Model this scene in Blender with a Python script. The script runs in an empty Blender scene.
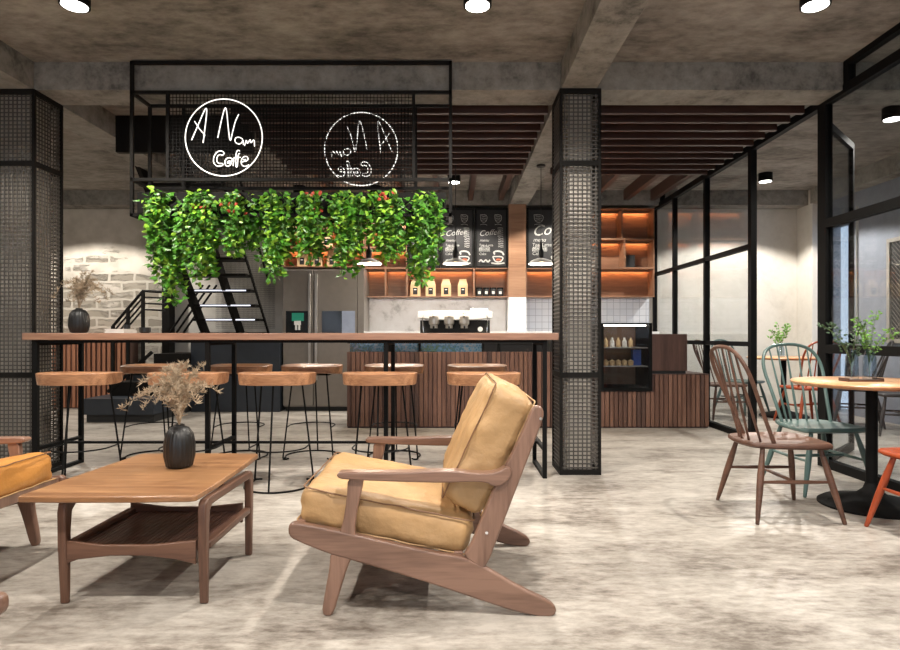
import bpy, math, random
from mathutils import Vector, Matrix, noise
random.seed(7)
C = bpy.context.scene.collection
PI = math.pi
R = math.radians

# ------------------------------------------------------------------ mesh builder
class MB:
    def __init__(s): s.v = []; s.f = []; s.mi = []
    def add(s, vs, fs, m=0):
        n = len(s.v); s.v += [tuple(p) for p in vs]
        s.f += [tuple(i + n for i in f) for f in fs]; s.mi += [m] * len(fs)
        return s
    def box(s, x0, x1, y0, y1, z0, z1, m=0):
        vs = [(x, y, z) for z in (z0, z1) for y in (y0, y1) for x in (x0, x1)]
        return s.add(vs, [(0,2,3,1),(4,5,7,6),(0,1,5,4),(1,3,7,5),(3,2,6,7),(2,0,4,6)], m)
    def beam(s, a, b, w, h, up=(0,0,1), m=0):
        a = Vector(a); b = Vector(b); d = (b - a).normalized(); u = Vector(up)
        if abs(d.dot(u)) > .99: u = Vector((0,1,0))
        r = d.cross(u).normalized(); u = r.cross(d).normalized()
        vs = []
        for p in (a, b):
            for i, j in ((-1,-1),(1,-1),(1,1),(-1,1)): vs.append(p + r*i*w/2 + u*j*h/2)
        return s.add(vs, [(0,3,2,1),(4,5,6,7),(0,1,5,4),(1,2,6,5),(2,3,7,6),(3,0,4,7)], m)
    def tube(s, pts, rad, n=8, closed=False, m=0, sx=1.0):
        pts = [Vector(p) for p in pts]; N = len(pts)
        rs = rad if isinstance(rad, (list, tuple)) else [rad]*N
        vs = []; u = None
        for i, p in enumerate(pts):
            if closed: t = pts[(i+1) % N] - pts[i-1]
            else: t = pts[min(i+1, N-1)] - pts[max(i-1, 0)]
            t.normalize()
            if u is None:
                u = t.cross(Vector((0,0,1)))
                if u.length < .05: u = t.cross(Vector((0,1,0)))
            u = (u - t*u.dot(t)).normalized(); w = t.cross(u)
            for k in range(n):
                a = 2*PI*k/n
                vs.append(p + (u*math.cos(a)*sx + w*math.sin(a))*rs[i])
        fs = []
        for i in range(N if closed else N-1):
            j = (i+1) % N
            for k in range(n): fs.append((i*n+k, i*n+(k+1)%n, j*n+(k+1)%n, j*n+k))
        if not closed: fs += [tuple(range(n-1,-1,-1)), tuple((N-1)*n+k for k in range(n))]
        return s.add(vs, fs, m)
    def lathe(s, prof, c=(0,0,0), n=32, m=0, cap=True, rib=0, ribn=0):
        vs = []
        for r, z in prof:
            for k in range(n):
                a = 2*PI*k/n; q = r*(1 + rib*math.cos(a*ribn)) if rib else r
                vs.append((c[0]+q*math.cos(a), c[1]+q*math.sin(a), c[2]+z))
        fs = [(i*n+k, i*n+(k+1)%n, (i+1)*n+(k+1)%n, (i+1)*n+k) for i in range(len(prof)-1) for k in range(n)]
        if cap: fs += [tuple(range(n-1,-1,-1)), tuple((len(prof)-1)*n+k for k in range(n))]
        return s.add(vs, fs, m)
    def prism(s, poly, t0, t1, plane='xz', m=0):
        n = len(poly)
        def P(a, b, t): return {'xz': (a,t,b), 'xy': (a,b,t), 'yz': (t,a,b)}[plane]
        vs = [P(a,b,t0) for a,b in poly] + [P(a,b,t1) for a,b in poly]
        fs = [tuple(range(n)), tuple(range(2*n-1, n-1, -1))] + [(i, i+n, (i+1)%n+n, (i+1)%n) for i in range(n)]
        return s.add(vs, fs, m)
    def build(s, name, mats, parent=None, smooth=35, bevel=0, seg=2, recalc=True, loc=None):
        me = bpy.data.meshes.new(name); me.from_pydata(s.v, [], s.f)
        if not isinstance(mats, (list, tuple)): mats = [mats]
        for m in mats: me.materials.append(m)
        if len(mats) > 1: me.polygons.foreach_set('material_index', s.mi)
        if recalc:
            import bmesh
            bm = bmesh.new(); bm.from_mesh(me); bmesh.ops.recalc_face_normals(bm, faces=bm.faces); bm.to_mesh(me); bm.free()
        if smooth:
            me.shade_smooth(); me.set_sharp_from_angle(angle=R(smooth))
        me.update()
        o = bpy.data.objects.new(name, me); C.objects.link(o)
        if parent: o.parent = parent
        if loc: o.location = loc
        if bevel:
            b = o.modifiers.new('bevel', 'BEVEL'); b.width = bevel; b.segments = seg; b.limit_method = 'ANGLE'; b.angle_limit = R(40)
        return o

def chaikin(p, it=2, closed=True):
    for _ in range(it):
        q = []; n = len(p)
        for i in range(n if closed else n-1):
            a = p[i]; b = p[(i+1) % n]
            q.append(tuple(.75*x+.25*y for x, y in zip(a, b))); q.append(tuple(.25*x+.75*y for x, y in zip(a, b)))
        if not closed: q = [p[0]] + q + [p[-1]]
        p = q
    return p
def thing(name, label, cat, loc=(0,0,0), rz=0, group=None):
    o = bpy.data.objects.new(name, None); C.objects.link(o); o.empty_display_size = .1
    o.location = loc; o.rotation_euler = (0,0,rz); tag(o, label, cat, group); return o
def tag(o, label, cat, group=None):
    o['label'] = label; o['category'] = cat
    if group: o['group'] = group
    return o
def struct(name, b, m, parent=None, **k):
    o = b.build(name, m, parent, **k)
    if not parent: o['kind'] = 'structure'
    return o
def copy_tree(o, parent=None):
    c = o.copy(); C.objects.link(c)
    if parent: c.parent = parent
    for ch in [x for x in bpy.data.objects if x.parent == o]: copy_tree(ch, c)
    return c
def dup(o, loc, rz, label, group=None):
    c = copy_tree(o); c.location = loc; c.rotation_euler = (0,0,rz); c['label'] = label
    if group: c['group'] = group
    return c

# ------------------------------------------------------------------ materials
def newmat(name):
    m = bpy.data.materials.new(name); m.use_nodes = True
    nt = m.node_tree; b = nt.nodes['Principled BSDF']; return m, nt, b
def nd(nt, t, **k):
    n = nt.nodes.new(t)
    for a, v in k.items():
        if a.startswith('i_'): n.inputs[a[2:].replace('_', ' ')].default_value = v
        else: setattr(n, a, v)
    return n
def plain(name, col, rough=.5, metal=0, var=.08, scale=12, bump=0, bscale=60, spec=None, coat=0):
    m, nt, b = newmat(name)
    b.inputs['Roughness'].default_value = rough; b.inputs['Metallic'].default_value = metal
    if spec is not None: b.inputs['Specular IOR Level'].default_value = spec
    if coat: b.inputs['Coat Weight'].default_value = coat
    tc = nd(nt, 'ShaderNodeTexCoord'); n = nd(nt, 'ShaderNodeTexNoise', i_Scale=scale, i_Detail=4.0)
    nt.links.new(tc.outputs['Object'], n.inputs['Vector'])
    r = nd(nt, 'ShaderNodeValToRGB')
    r.color_ramp.elements[0].position = .3; r.color_ramp.elements[1].position = .7
    r.color_ramp.elements[0].color = [c*(1-var) for c in col] + [1]; r.color_ramp.elements[1].color = [min(1,c*(1+var)) for c in col] + [1]
    nt.links.new(n.outputs['Fac'], r.inputs['Fac']); nt.links.new(r.outputs['Color'], b.inputs['Base Color'])
    if bump:
        n2 = nd(nt, 'ShaderNodeTexNoise', i_Scale=bscale, i_Detail=5.0); nt.links.new(tc.outputs['Object'], n2.inputs['Vector'])
        bp = nd(nt, 'ShaderNodeBump', i_Strength=bump, i_Distance=.01)
        nt.links.new(n2.outputs['Fac'], bp.inputs['Height']); nt.links.new(bp.outputs['Normal'], b.inputs['Normal'])
    return m
def wood(name, c1, c2, axis='x', scale=6, stretch=.08, rough=.42, bump=.05):
    m, nt, b = newmat(name); b.inputs['Roughness'].default_value = rough
    tc = nd(nt, 'ShaderNodeTexCoord'); mp = nd(nt, 'ShaderNodeMapping')
    sc = [1,1,1]; sc['xyz'.index(axis)] = stretch
    mp.inputs['Scale'].default_value = sc
    nt.links.new(tc.outputs['Object'], mp.inputs['Vector'])
    n1 = nd(nt, 'ShaderNodeTexNoise', i_Scale=scale, i_Detail=3.0, i_Distortion=1.2)
    n2 = nd(nt, 'ShaderNodeTexNoise', i_Scale=scale*14, i_Detail=4.0)
    nt.links.new(mp.outputs['Vector'], n1.inputs['Vector']); nt.links.new(mp.outputs['Vector'], n2.inputs['Vector'])
    mx = nd(nt, 'ShaderNodeMath', operation='MULTIPLY_ADD'); mx.inputs[1].default_value = .35
    nt.links.new(n2.outputs['Fac'], mx.inputs[0]); 
    m2 = nd(nt, 'ShaderNodeMath', operation='MULTIPLY'); m2.inputs[1].default_value = .75
    nt.links.new(n1.outputs['Fac'], m2.inputs[0]); nt.links.new(m2.outputs[0], mx.inputs[2])
    r = nd(nt, 'ShaderNodeValToRGB'); r.color_ramp.elements[0].position = .38; r.color_ramp.elements[1].position = .68
    r.color_ramp.elements[0].color = (*c1,1); r.color_ramp.elements[1].color = (*c2,1)
    nt.links.new(mx.outputs[0], r.inputs['Fac']); nt.links.new(r.outputs['Color'], b.inputs['Base Color'])
    bp = nd(nt, 'ShaderNodeBump', i_Strength=bump, i_Distance=.01)
    nt.links.new(n2.outputs['Fac'], bp.inputs['Height']); nt.links.new(bp.outputs['Normal'], b.inputs['Normal'])
    return m
def concrete(name, cols, sc=(1,1,1), scale=1.2, rough=.8, bump=.3, fine=9, pos=(.3,.5,.7), rr=None):
    m, nt, b = newmat(name); b.inputs['Roughness'].default_value = rough
    tc = nd(nt, 'ShaderNodeTexCoord'); mp = nd(nt, 'ShaderNodeMapping'); mp.inputs['Scale'].default_value = sc
    nt.links.new(tc.outputs['Object'], mp.inputs['Vector'])
    n1 = nd(nt, 'ShaderNodeTexNoise', i_Scale=scale, i_Detail=8.0, i_Roughness=.62, i_Distortion=.4)
    n2 = nd(nt, 'ShaderNodeTexNoise', i_Scale=fine, i_Detail=8.0, i_Roughness=.68)
    for n in (n1, n2): nt.links.new(mp.outputs['Vector'], n.inputs['Vector'])
    a = nd(nt, 'ShaderNodeMix', data_type='FLOAT'); a.inputs[0].default_value = .45
    nt.links.new(n1.outputs['Fac'], a.inputs[2]); nt.links.new(n2.outputs['Fac'], a.inputs[3])
    r = nd(nt, 'ShaderNodeValToRGB'); e = r.color_ramp.elements
    e[0].position = pos[0]; e[0].color = (*cols[0],1); e[1].position = pos[2]; e[1].color = (*cols[2],1)
    x = e.new(pos[1]); x.color = (*cols[1],1)
    nt.links.new(a.outputs[0], r.inputs['Fac']); nt.links.new(r.outputs['Color'], b.inputs['Base Color'])
    if rr:
        q = nd(nt, 'ShaderNodeMapRange'); q.inputs[1].default_value = .3; q.inputs[2].default_value = .7
        q.inputs[3].default_value = rr[0]; q.inputs[4].default_value = rr[1]
        nt.links.new(n1.outputs['Fac'], q.inputs[0]); nt.links.new(q.outputs[0], b.inputs['Roughness'])
    bp = nd(nt, 'ShaderNodeBump', i_Strength=bump, i_Distance=.02)
    nt.links.new(a.outputs[0], bp.inputs['Height']); nt.links.new(bp.outputs['Normal'], b.inputs['Normal'])
    return m
def glass(name, tint=(1,1,1), ior=1.45, rough=0.0, gain=1.0):
    m, nt, b = newmat(name); nt.nodes.remove(b)
    out = nt.nodes['Material Output']
    t = nd(nt, 'ShaderNodeBsdfTransparent'); t.inputs['Color'].default_value = (*tint,1)
    g = nd(nt, 'ShaderNodeBsdfGlossy'); g.inputs['Roughness'].default_value = rough
    lw = nd(nt, 'ShaderNodeLayerWeight'); pw = nd(nt, 'ShaderNodeMath', operation='POWER'); pw.inputs[1].default_value = 4.0
    f = nd(nt, 'ShaderNodeMath', operation='MULTIPLY_ADD'); f.inputs[1].default_value = .55*gain; f.inputs[2].default_value = .035*gain
    nt.links.new(lw.outputs['Facing'], pw.inputs[0]); nt.links.new(pw.outputs[0], f.inputs[0]); mx = nd(nt, 'ShaderNodeMixShader')
    nt.links.new(f.outputs[0], mx.inputs[0]); nt.links.new(t.outputs[0], mx.inputs[1]); nt.links.new(g.outputs[0], mx.inputs[2])
    nt.links.new(mx.outputs[0], out.inputs['Surface']); return m
def emit(name, col, s):
    m, nt, b = newmat(name)
    b.inputs['Base Color'].default_value = (*col,1); b.inputs['Emission Color'].default_value = (*col,1)
    b.inputs['Emission Strength'].default_value = s; return m

M = {}
M['floor'] = concrete('worn concrete floor', [(.15,.125,.102),(.325,.293,.255),(.50,.465,.415)], sc=(.75,1.7,1), scale=2.0, fine=15, rough=.35, bump=.15, pos=(.385,.48,.60), rr=(.5,.3))
M['ceil'] = concrete('raw concrete ceiling', [(.10,.088,.076),(.225,.20,.175),(.36,.33,.29)], sc=(.8,1.4,1), scale=1.5, fine=9, bump=.9, pos=(.37,.48,.62))
M['beam'] = concrete('raw concrete beam', [(.10,.093,.082),(.23,.215,.19),(.34,.32,.285)], scale=1.8, fine=12, bump=.8, pos=(.38,.48,.62))
M['plaster'] = concrete('rough white plaster', [(.55,.52,.47),(.66,.63,.575),(.72,.69,.64)], scale=1.6, fine=9, bump=.35, pos=(.3,.5,.7))
M['core'] = concrete('column concrete', [(.36,.33,.285),(.52,.48,.42),(.60,.56,.50)], scale=1.6, fine=9, bump=.35, pos=(.3,.5,.7))
M['bluewall'] = concrete('blue grey plaster', [(.20,.22,.26),(.26,.28,.33),(.30,.32,.37)], scale=.7, fine=8, bump=.1, pos=(.3,.5,.7))
M['black'] = plain('black painted steel', (.006,.006,.006), .6, 0, .1, spec=.12)
M['black2'] = plain('matt black steel', (.010,.009,.008), .6, 0, .1, spec=.12)
M['mesh'] = plain('dark wire mesh', (.085,.077,.068), .5, .3, .1)
M['bluecab'] = plain('dark slate panel', (.022,.028,.038), .4, 0, .08)
M['walnut'] = wood('walnut', (.055,.025,.016), (.165,.084,.054), 'x')
M['walnuty'] = wood('walnut across', (.055,.025,.016), (.165,.084,.054), 'y')
M['walnutz'] = wood('walnut upright', (.055,.025,.016), (.165,.084,.054), 'z')
M['arm'] = wood('pale walnut frame', (.115,.060,.040), (.265,.152,.106), 'x', scale=7, rough=.34)
M['armz'] = wood('pale walnut upright', (.115,.060,.040), (.265,.152,.106), 'z', scale=7, rough=.34)
M['oaktop'] = wood('golden walnut top', (.19,.085,.038), (.44,.235,.11), 'x', scale=5, rough=.3)
M['bartop'] = wood('bar top walnut', (.20,.10,.065), (.43,.245,.16), 'x', scale=5, rough=.35)
M['stoolseat'] = wood('stool seat walnut', (.20,.08,.038), (.58,.30,.155), 'x', scale=10, rough=.3)
M['roundtop'] = wood('round oak top', (.40,.19,.085), (.66,.37,.18), 'x', scale=4, rough=.32)
M['slat1'] = wood('counter slat wood', (.085,.040,.028), (.21,.105,.072), 'z', scale=9)
M['slat2'] = wood('counter slat wood light', (.13,.062,.04), (.27,.14,.095), 'z', scale=9)
M['slat3'] = wood('counter slat wood dark', (.05,.026,.02), (.13,.068,.05), 'z', scale=9)
M['ceilslat'] = wood('dark red ceiling wood', (.028,.012,.009), (.062,.027,.019), 'x', scale=7)
M['joist'] = wood('dark joist wood', (.04,.018,.012), (.085,.038,.026), 'y', scale=7)
M['shelf'] = wood('shelf wood', (.15,.072,.04), (.29,.155,.09), 'x', scale=5)
M['pillar'] = wood('pillar wood cladding', (.24,.12,.065), (.38,.21,.12), 'x', scale=4)
M['doorslat'] = wood('cabinet slat wood', (.22,.085,.045), (.36,.16,.09), 'z', scale=8)
M['boxwood'] = wood('dark brown veneer', (.05,.024,.018), (.12,.06,.045), 'z', scale=5)
M['leather'] = plain('mustard leather', (.46,.28,.125), .5, 0, .22, 4, bump=.5, bscale=28)
M['leather2'] = plain('orange tan leather', (.55,.24,.055), .42, 0, .14, 5, bump=.25, bscale=45)
M['piping'] = plain('dark leather piping', (.20,.10,.045), .5)
M['chairbrown'] = wood('chair brown', (.065,.030,.019), (.15,.07,.043), 'x', rough=.45)
M['chairteal'] = plain('chair teal paint', (.085,.145,.135), .38, 0, .06)
M['chairorange'] = plain('chair orange stain', (.36,.062,.018), .35, 0, .15)
M['chairdark'] = plain('chair dark grey', (.045,.04,.04), .4)
M['vase'] = plain('black ribbed ceramic', (.012,.012,.012), .38, 0, .1)
M['dry'] = plain('dried pampas', (.36,.28,.19), .85, 0, .3, 25)
M['leaf'] = plain('ivy leaf', (.06,.215,.014), .4, 0, .6, 9)
M['leafl'] = plain('highlit ivy leaf', (.24,.46,.035), .38, 0, .4, 9)  # bright highlights on the ivy, put into a paler leaf colour
M['sprigd'] = plain('dark sprig leaf', (.035,.075,.03), .5, 0, .3)
M['sprigg'] = plain('green sprig leaf', (.13,.30,.04), .5, 0, .5, 30)
M['stem'] = plain('green stem', (.07,.12,.03), .6)
M['red'] = plain('red bloom', (.42,.05,.02), .5)
M['steel'] = plain('brushed steel', (.50,.47,.43), .35, .85, .05)
M['chrome'] = plain('chrome', (.82,.82,.82), .14, 1, .02)
M['fridge'] = plain('grey beige steel', (.23,.205,.18), .38, .35, .05)
M['white'] = plain('white paint', (.86,.86,.86), .4, 0, .03)
M['marble'] = concrete('pale marble tile', [(.33,.32,.32),(.62,.61,.61),(.70,.70,.71)], scale=1.8, fine=5, bump=.02, rough=.3, pos=(.38,.46,.6))
M['kraft'] = plain('kraft paper', (.66,.46,.25), .7, 0, .06)
M['paperwhite'] = plain('paper white', (.72,.70,.66), .7)
M['blackmatt'] = plain('matt black', (.014,.014,.014), .6)
M['board'] = plain('chalkboard', (.016,.015,.015), .6, 0, .3, 5)
M['chalk'] = plain('chalk', (.45,.44,.41), .9, 0, .25, 60)
M['chalkr'] = plain('red chalk', (.55,.12,.05), .9)
M['glass'] = glass('window glass', (.90,.92,.93))
M['vglass'] = glass('vase glass', (.84,.90,.94), gain=1.8)
M['dglass'] = glass('display glass', (.9,.91,.92))
M['bglass'] = plain('dark fridge glass', (.015,.017,.02), .12)
M['cglass'] = plain('pale blue fridge panel', (.33,.38,.50), .25)
M['lamp'] = emit('lamp diffuser', (1,.97,.92), 9)
M['led'] = emit('warm led strip', (1,.45,.16), 30)
M['neon'] = emit('white neon tube', (1,.97,.92), 1.15)
M['bulb'] = emit('warm bulb', (1,.72,.38), 5)
M['nose'] = emit('stair light strip', (.82,.86,1), .8)
M['green'] = emit('green display', (.01,.16,.10), .4)
M['bluebox'] = plain('blue packet', (.03,.09,.38), .4)

def brickmat():
    m, nt, b = newmat('worn whitewashed brick'); b.inputs['Roughness'].default_value = .85
    tc = nd(nt, 'ShaderNodeTexCoord'); sp = nd(nt, 'ShaderNodeSeparateXYZ'); cb = nd(nt, 'ShaderNodeCombineXYZ')
    L = nt.links.new
    L(tc.outputs['Object'], sp.inputs[0]); L(sp.outputs['X'], cb.inputs['X']); L(sp.outputs['Z'], cb.inputs['Y'])
    n0 = nd(nt, 'ShaderNodeTexNoise', i_Scale=5.0, i_Detail=3.0); L(cb.outputs[0], n0.inputs['Vector'])
    ad = nd(nt, 'ShaderNodeMix', data_type='VECTOR'); ad.inputs[0].default_value = .07
    L(cb.outputs[0], ad.inputs[4]); L(n0.outputs['Color'], ad.inputs[5])
    br = nd(nt, 'ShaderNodeTexBrick', i_Scale=1.0); br.inputs['Brick Width'].default_value = .36; br.inputs['Row Height'].default_value = .13
    br.inputs['Mortar Size'].default_value = .018; br.inputs['Color1'].default_value = (.27,.24,.195,1)
    br.inputs['Color2'].default_value = (.44,.40,.33,1); br.inputs['Mortar'].default_value = (.55,.51,.44,1)
    L(ad.outputs[1], br.inputs['Vector'])
    mp = nd(nt, 'ShaderNodeMapping'); mp.inputs['Scale'].default_value = (.8,1,2.6); L(tc.outputs['Object'], mp.inputs['Vector'])
    n1 = nd(nt, 'ShaderNodeTexNoise', i_Scale=1.5, i_Detail=9.0, i_Roughness=.72); L(mp.outputs[0], n1.inputs['Vector'])
    gr = nd(nt, 'ShaderNodeMapRange'); gr.inputs[1].default_value = 1.7; gr.inputs[2].default_value = 3.0; gr.inputs[3].default_value = -.06; gr.inputs[4].default_value = .22
    L(sp.outputs['Z'], gr.inputs[0])
    s = nd(nt, 'ShaderNodeMath', operation='ADD'); L(n1.outputs['Fac'], s.inputs[0]); L(gr.outputs[0], s.inputs[1])
    mk = nd(nt, 'ShaderNodeMapRange'); mk.inputs[1].default_value = .45; mk.inputs[2].default_value = .53; L(s.outputs[0], mk.inputs[0])
    pl = nd(nt, 'ShaderNodeValToRGB'); pl.color_ramp.elements[0].color = (.40,.36,.30,1); pl.color_ramp.elements[1].color = (.62,.57,.50,1)
    pl.color_ramp.elements[0].position = .3; pl.color_ramp.elements[1].position = .6
    n2 = nd(nt, 'ShaderNodeTexNoise', i_Scale=3.0, i_Detail=6.0); L(tc.outputs['Object'], n2.inputs['Vector']); L(n2.outputs['Fac'], pl.inputs['Fac'])
    mx = nd(nt, 'ShaderNodeMix', data_type='RGBA'); L(mk.outputs[0], mx.inputs[0]); L(br.outputs['Color'], mx.inputs[6]); L(pl.outputs['Color'], mx.inputs[7])
    L(mx.outputs[2], b.inputs['Base Color'])
    h = nd(nt, 'ShaderNodeMath', operation='MAXIMUM'); 
    iv = nd(nt, 'ShaderNodeMath', operation='SUBTRACT'); iv.inputs[0].default_value = 1; L(br.outputs['Fac'], iv.inputs[1])
    L(br.outputs['Fac'], h.inputs[0]); L(mk.outputs[0], h.inputs[1])
    bp = nd(nt, 'ShaderNodeBump', i_Strength=.8, i_Distance=.03); L(h.outputs[0], bp.inputs['Height']); L(bp.outputs['Normal'], b.inputs['Normal'])
    return m
M['brick'] = brickmat()
def tilemat():
    m, nt, b = newmat('white wall tile'); b.inputs['Roughness'].default_value = .25; L = nt.links.new
    tc = nd(nt, 'ShaderNodeTexCoord'); sp = nd(nt, 'ShaderNodeSeparateXYZ'); cb = nd(nt, 'ShaderNodeCombineXYZ')
    L(tc.outputs['Object'], sp.inputs[0]); L(sp.outputs['X'], cb.inputs['X']); L(sp.outputs['Z'], cb.inputs['Y'])
    br = nd(nt, 'ShaderNodeTexBrick', i_Scale=1.0, offset=0.0); br.inputs['Brick Width'].default_value = .1; br.inputs['Row Height'].default_value = .1
    br.inputs['Mortar Size'].default_value = .004; br.inputs['Color1'].default_value = (.60,.63,.70,1); br.inputs['Color2'].default_value = (.66,.68,.73,1)
    br.inputs['Mortar'].default_value = (.38,.40,.46,1); L(cb.outputs[0], br.inputs['Vector']); L(br.outputs['Color'], b.inputs['Base Color']); return m
M['tile'] = tilemat()
def mosaicmat():
    m, nt, b = newmat('sea green and blue glazed band'); b.inputs['Roughness'].default_value = .2; L = nt.links.new
    tc = nd(nt, 'ShaderNodeTexCoord')
    n = nd(nt, 'ShaderNodeTexNoise', i_Scale=2.2, i_Detail=1.0); n2 = nd(nt, 'ShaderNodeTexVoronoi', i_Scale=38.0)
    L(tc.outputs['Object'], n.inputs['Vector']); L(tc.outputs['Object'], n2.inputs['Vector'])
    a = nd(nt, 'ShaderNodeMath', operation='MULTIPLY_ADD'); a.inputs[1].default_value = .45; L(n2.outputs['Distance'], a.inputs[0]); L(n.outputs['Fac'], a.inputs[2])
    r = nd(nt, 'ShaderNodeValToRGB'); e = r.color_ramp.elements
    e[0].position = .35; e[0].color = (.08,.26,.17,1); e[1].position = .9; e[1].color = (.5,.62,.66,1)
    for p, c in ((.5,(.16,.40,.30,1)),(.6,(.08,.34,.55,1)),(.72,(.22,.56,.80,1))): x = e.new(p); x.color = c
    L(a.outputs[0], r.inputs['Fac']); L(r.outputs['Color'], b.inputs['Base Color']); return m
M['mosaic'] = mosaicmat()

# ------------------------------------------------------------------ camera (900 x 650)
F = 610.0; HZ = 335.0; CX = 451.0; CH = 1.1
cam = bpy.data.cameras.new('camera'); co = bpy.data.objects.new('camera', cam); C.objects.link(co)
cam.sensor_width = 36; cam.lens = F/900*36; cam.shift_y = (HZ-325)/900; cam.shift_x = -(CX-450)/900
co.location = (0,0,CH); co.rotation_euler = (PI/2,0,0); bpy.context.scene.camera = co
def X(px, Y): return (px-CX)*Y/F
def Z(py, Y): return CH-(py-HZ)*Y/F

# ------------------------------------------------------------------ the room
SL = 3.26; BB = 3.04
struct('floor', MB().box(-7.6,5.9,-3,9.6,-.1,0), M['floor'], smooth=0)
struct('ceiling', MB().box(-7.6,5.9,-3,9.6,SL,SL+.15), M['ceil'], smooth=0)
struct('wall_back', MB().box(X(170,9.4),5.9,9.4,9.6,0,SL), M['plaster'], smooth=0)
struct('wall_back_left', MB().box(-7.6,X(170,9.4),9.4,9.6,0,SL), M['brick'], smooth=0)
struct('wall_left', MB().box(-7.6,-7.45,-3,9.4,0,SL), M['plaster'], smooth=0)
w = MB().box(5.5,5.7,-3,8.40,0,SL).box(5.5,5.7,8.92,9.4,0,SL).box(5.5,5.7,8.40,8.92,2.67,SL)
struct('wall_right', w, M['bluewall'], smooth=0)
wf = MB()
for y in (8.40, 8.90): wf.box(5.52,5.58,y,y+.02,0.0,2.67)
w2 = struct('window_2', wf.box(5.52,5.58,8.40,8.92,2.65,2.67), M['black'], smooth=0)
struct('pane', MB().box(5.545,5.555,8.42,8.90,0.0,2.65), M['glass'], w2, smooth=0)
struct('wall_front_baffle', MB().box(-7.6,5.9,-3.2,-3,0,.8).box(-7.6,5.9,-3.2,-3,2.5,SL).box(-7.6,-4.5,-3.2,-3,.8,2.5).box(3.5,5.9,-3.2,-3,.8,2.5), M['plaster'], smooth=0)  # unseen wall added behind the camera, its opening sized to cut the daylight
struct('trim_1', MB().box(5.33,5.5,9.0,9.4,0,SL), M['plaster'], smooth=0)        # pier in the far corner
struct('trim_2', MB().box(-7.45,5.5,4.83,5.15,BB,SL), M['beam'], smooth=0)        # cross beam
struct('trim_3', MB().box(.87,1.146,-3,4.83,BB,SL).box(.87,1.146,5.15,9.1,BB,SL), M['beam'], smooth=0)
struct('trim_4', MB().box(-3.62,-3.30,-3,4.83,BB,SL).box(-3.62,-3.30,5.15,9.1,BB,SL), M['beam'], smooth=0)
struct('trim_5', MB().box(-7.45,5.33,9.1,9.4,BB,SL), M['beam'], smooth=0)
struct('trim_6', MB().box(5.3,5.5,-3,4.83,BB,SL).box(5.3,5.5,5.15,9.0,BB,SL), M['beam'], smooth=0)
struct('trim_7', MB().box(-3.30,-1.95,6.0,6.06,2.90,SL), M['black2'], smooth=0)   # stairwell fascia
struct('trim_8', MB().box(X(165,9.3),X(165,9.3)+.11,9.2,9.39,0,BB), M['black2'], smooth=0)
struct('trim_9', MB().box(X(508.6,9.05),X(526,9.05),9.05,9.4,1.66,BB), M['pillar'], smooth=0)

# mesh clad columns
def column(x0, x1, y0, y1, label):
    t = thing('clad_column', label, 'column', ((x0+x1)/2,(y0+y1)/2,0), 0, 'mesh clad columns')
    W = (x1-x0)/2; D = (y1-y0)/2; h = BB-.002
    MB().box(-W+.07,W-.07,-D+.07,D-.07,0,h).build('concrete_core', M['core'], t, smooth=0)
    f = MB(); e = .022
    for sx in (-1,1):
        for sy in (-1,1): f.box(sx*W-(e if sx>0 else 0)*1, sx*W+(e if sx<0 else 0), sy*D-(e if sy>0 else 0), sy*D+(e if sy<0 else 0), 0, h)
    for z in (0, Z(375,y0)-.02, Z(163,y0)-.02, h-.04):
        for sy in (-1,1):
            a = sy*D; f.box(-W+e,W-e, min(a,a-sy*e), max(a,a-sy*e), z, z+.04)
        for sx in (-1,1):
            a = sx*W; f.box(min(a,a-sx*e), max(a,a-sx*e), -D+e,D-e, z, z+.04)
    f.build('frame', M['black2'], t, smooth=0)
    p = .032; r = .0050
    for nm, ax, sg in (('mesh_panel','y',-1),('mesh_panel','y',1),('mesh_panel','x',-1),('mesh_panel','x',1)):
        g = MB(); H = W if ax == 'y' else D; n = int(2*(H-e)/p)
        q = sg*((D if ax=='y' else W)-.012)
        for i in range(n):
            u = -H+e+(i+.5)*2*(H-e)/n
            if ax == 'y': g.box(u-r,u+r,q-.002,q+.002,.04,h-.04)
            else: g.box(q-.002,q+.002,u-r,u+r,.04,h-.04)
        k = int((h-.08)/p)
        for i in range(k):
            z = .04+(i+.5)*(h-.08)/k
            if ax == 'y': g.box(-H+e,H-e,q-.0045,q-.0005,z-r,z+r)
            else: g.box(q-.0045,q-.0005,-H+e,H-e,z-r,z+r)
        g.build(nm, M['mesh'], t, smooth=0)
column(.855,1.18,4.79,5.16,'column clad in black wire mesh at the right end of the high bar table')
column(-3.70,-3.28,4.80,5.16,'column clad in black wire mesh at the far left behind the tan seat cushion')

# glass partition
GX = 3.13
def cutlist():
    t = MB(); e = .03
    YE = 9.38
    t.box(GX-e,GX+e,-1,YE,BB-.03,BB+.04)                     # head rail
    return t
w1 = cutlist().build('window_1', M['black'], smooth=0); w1['kind'] = 'structure'
fr = MB(); e = .03
fr.box(GX-e,GX+e,5.15,9.08,SL-.045,SL).box(GX-e,GX+e,-1,4.82,SL-.045,SL)
for y in (5.16,7.1,9.0): fr.box(GX-e,GX+e,y,y+.06,BB+.04,SL-.045)
for y in (4.76,2.9,1.0,-1): fr.box(GX-e,GX+e,y,y+.06,BB+.04,SL-.045)
fr.build('transom_frame', M['black'], w1, smooth=0)
fr = MB()
for y, s in ((X(9,1) and 9.34,.04),(8.50,.05),(7.44,.06),(6.30,.07)): fr.box(GX-e,GX+e,y,y+s,0,BB-.03)
fr.box(GX-e,GX+e,6.37,9.34,2.00,2.05).box(GX-e,GX+e,6.37,9.34,.98,1.03).box(GX-e,GX+e,6.37,9.34,0,.06)
fr.build('mullion_frame', M['black'], w1, smooth=0)
fr = MB().box(GX-.03,GX+.03,5.05,5.16,0,BB-.03)
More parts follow.
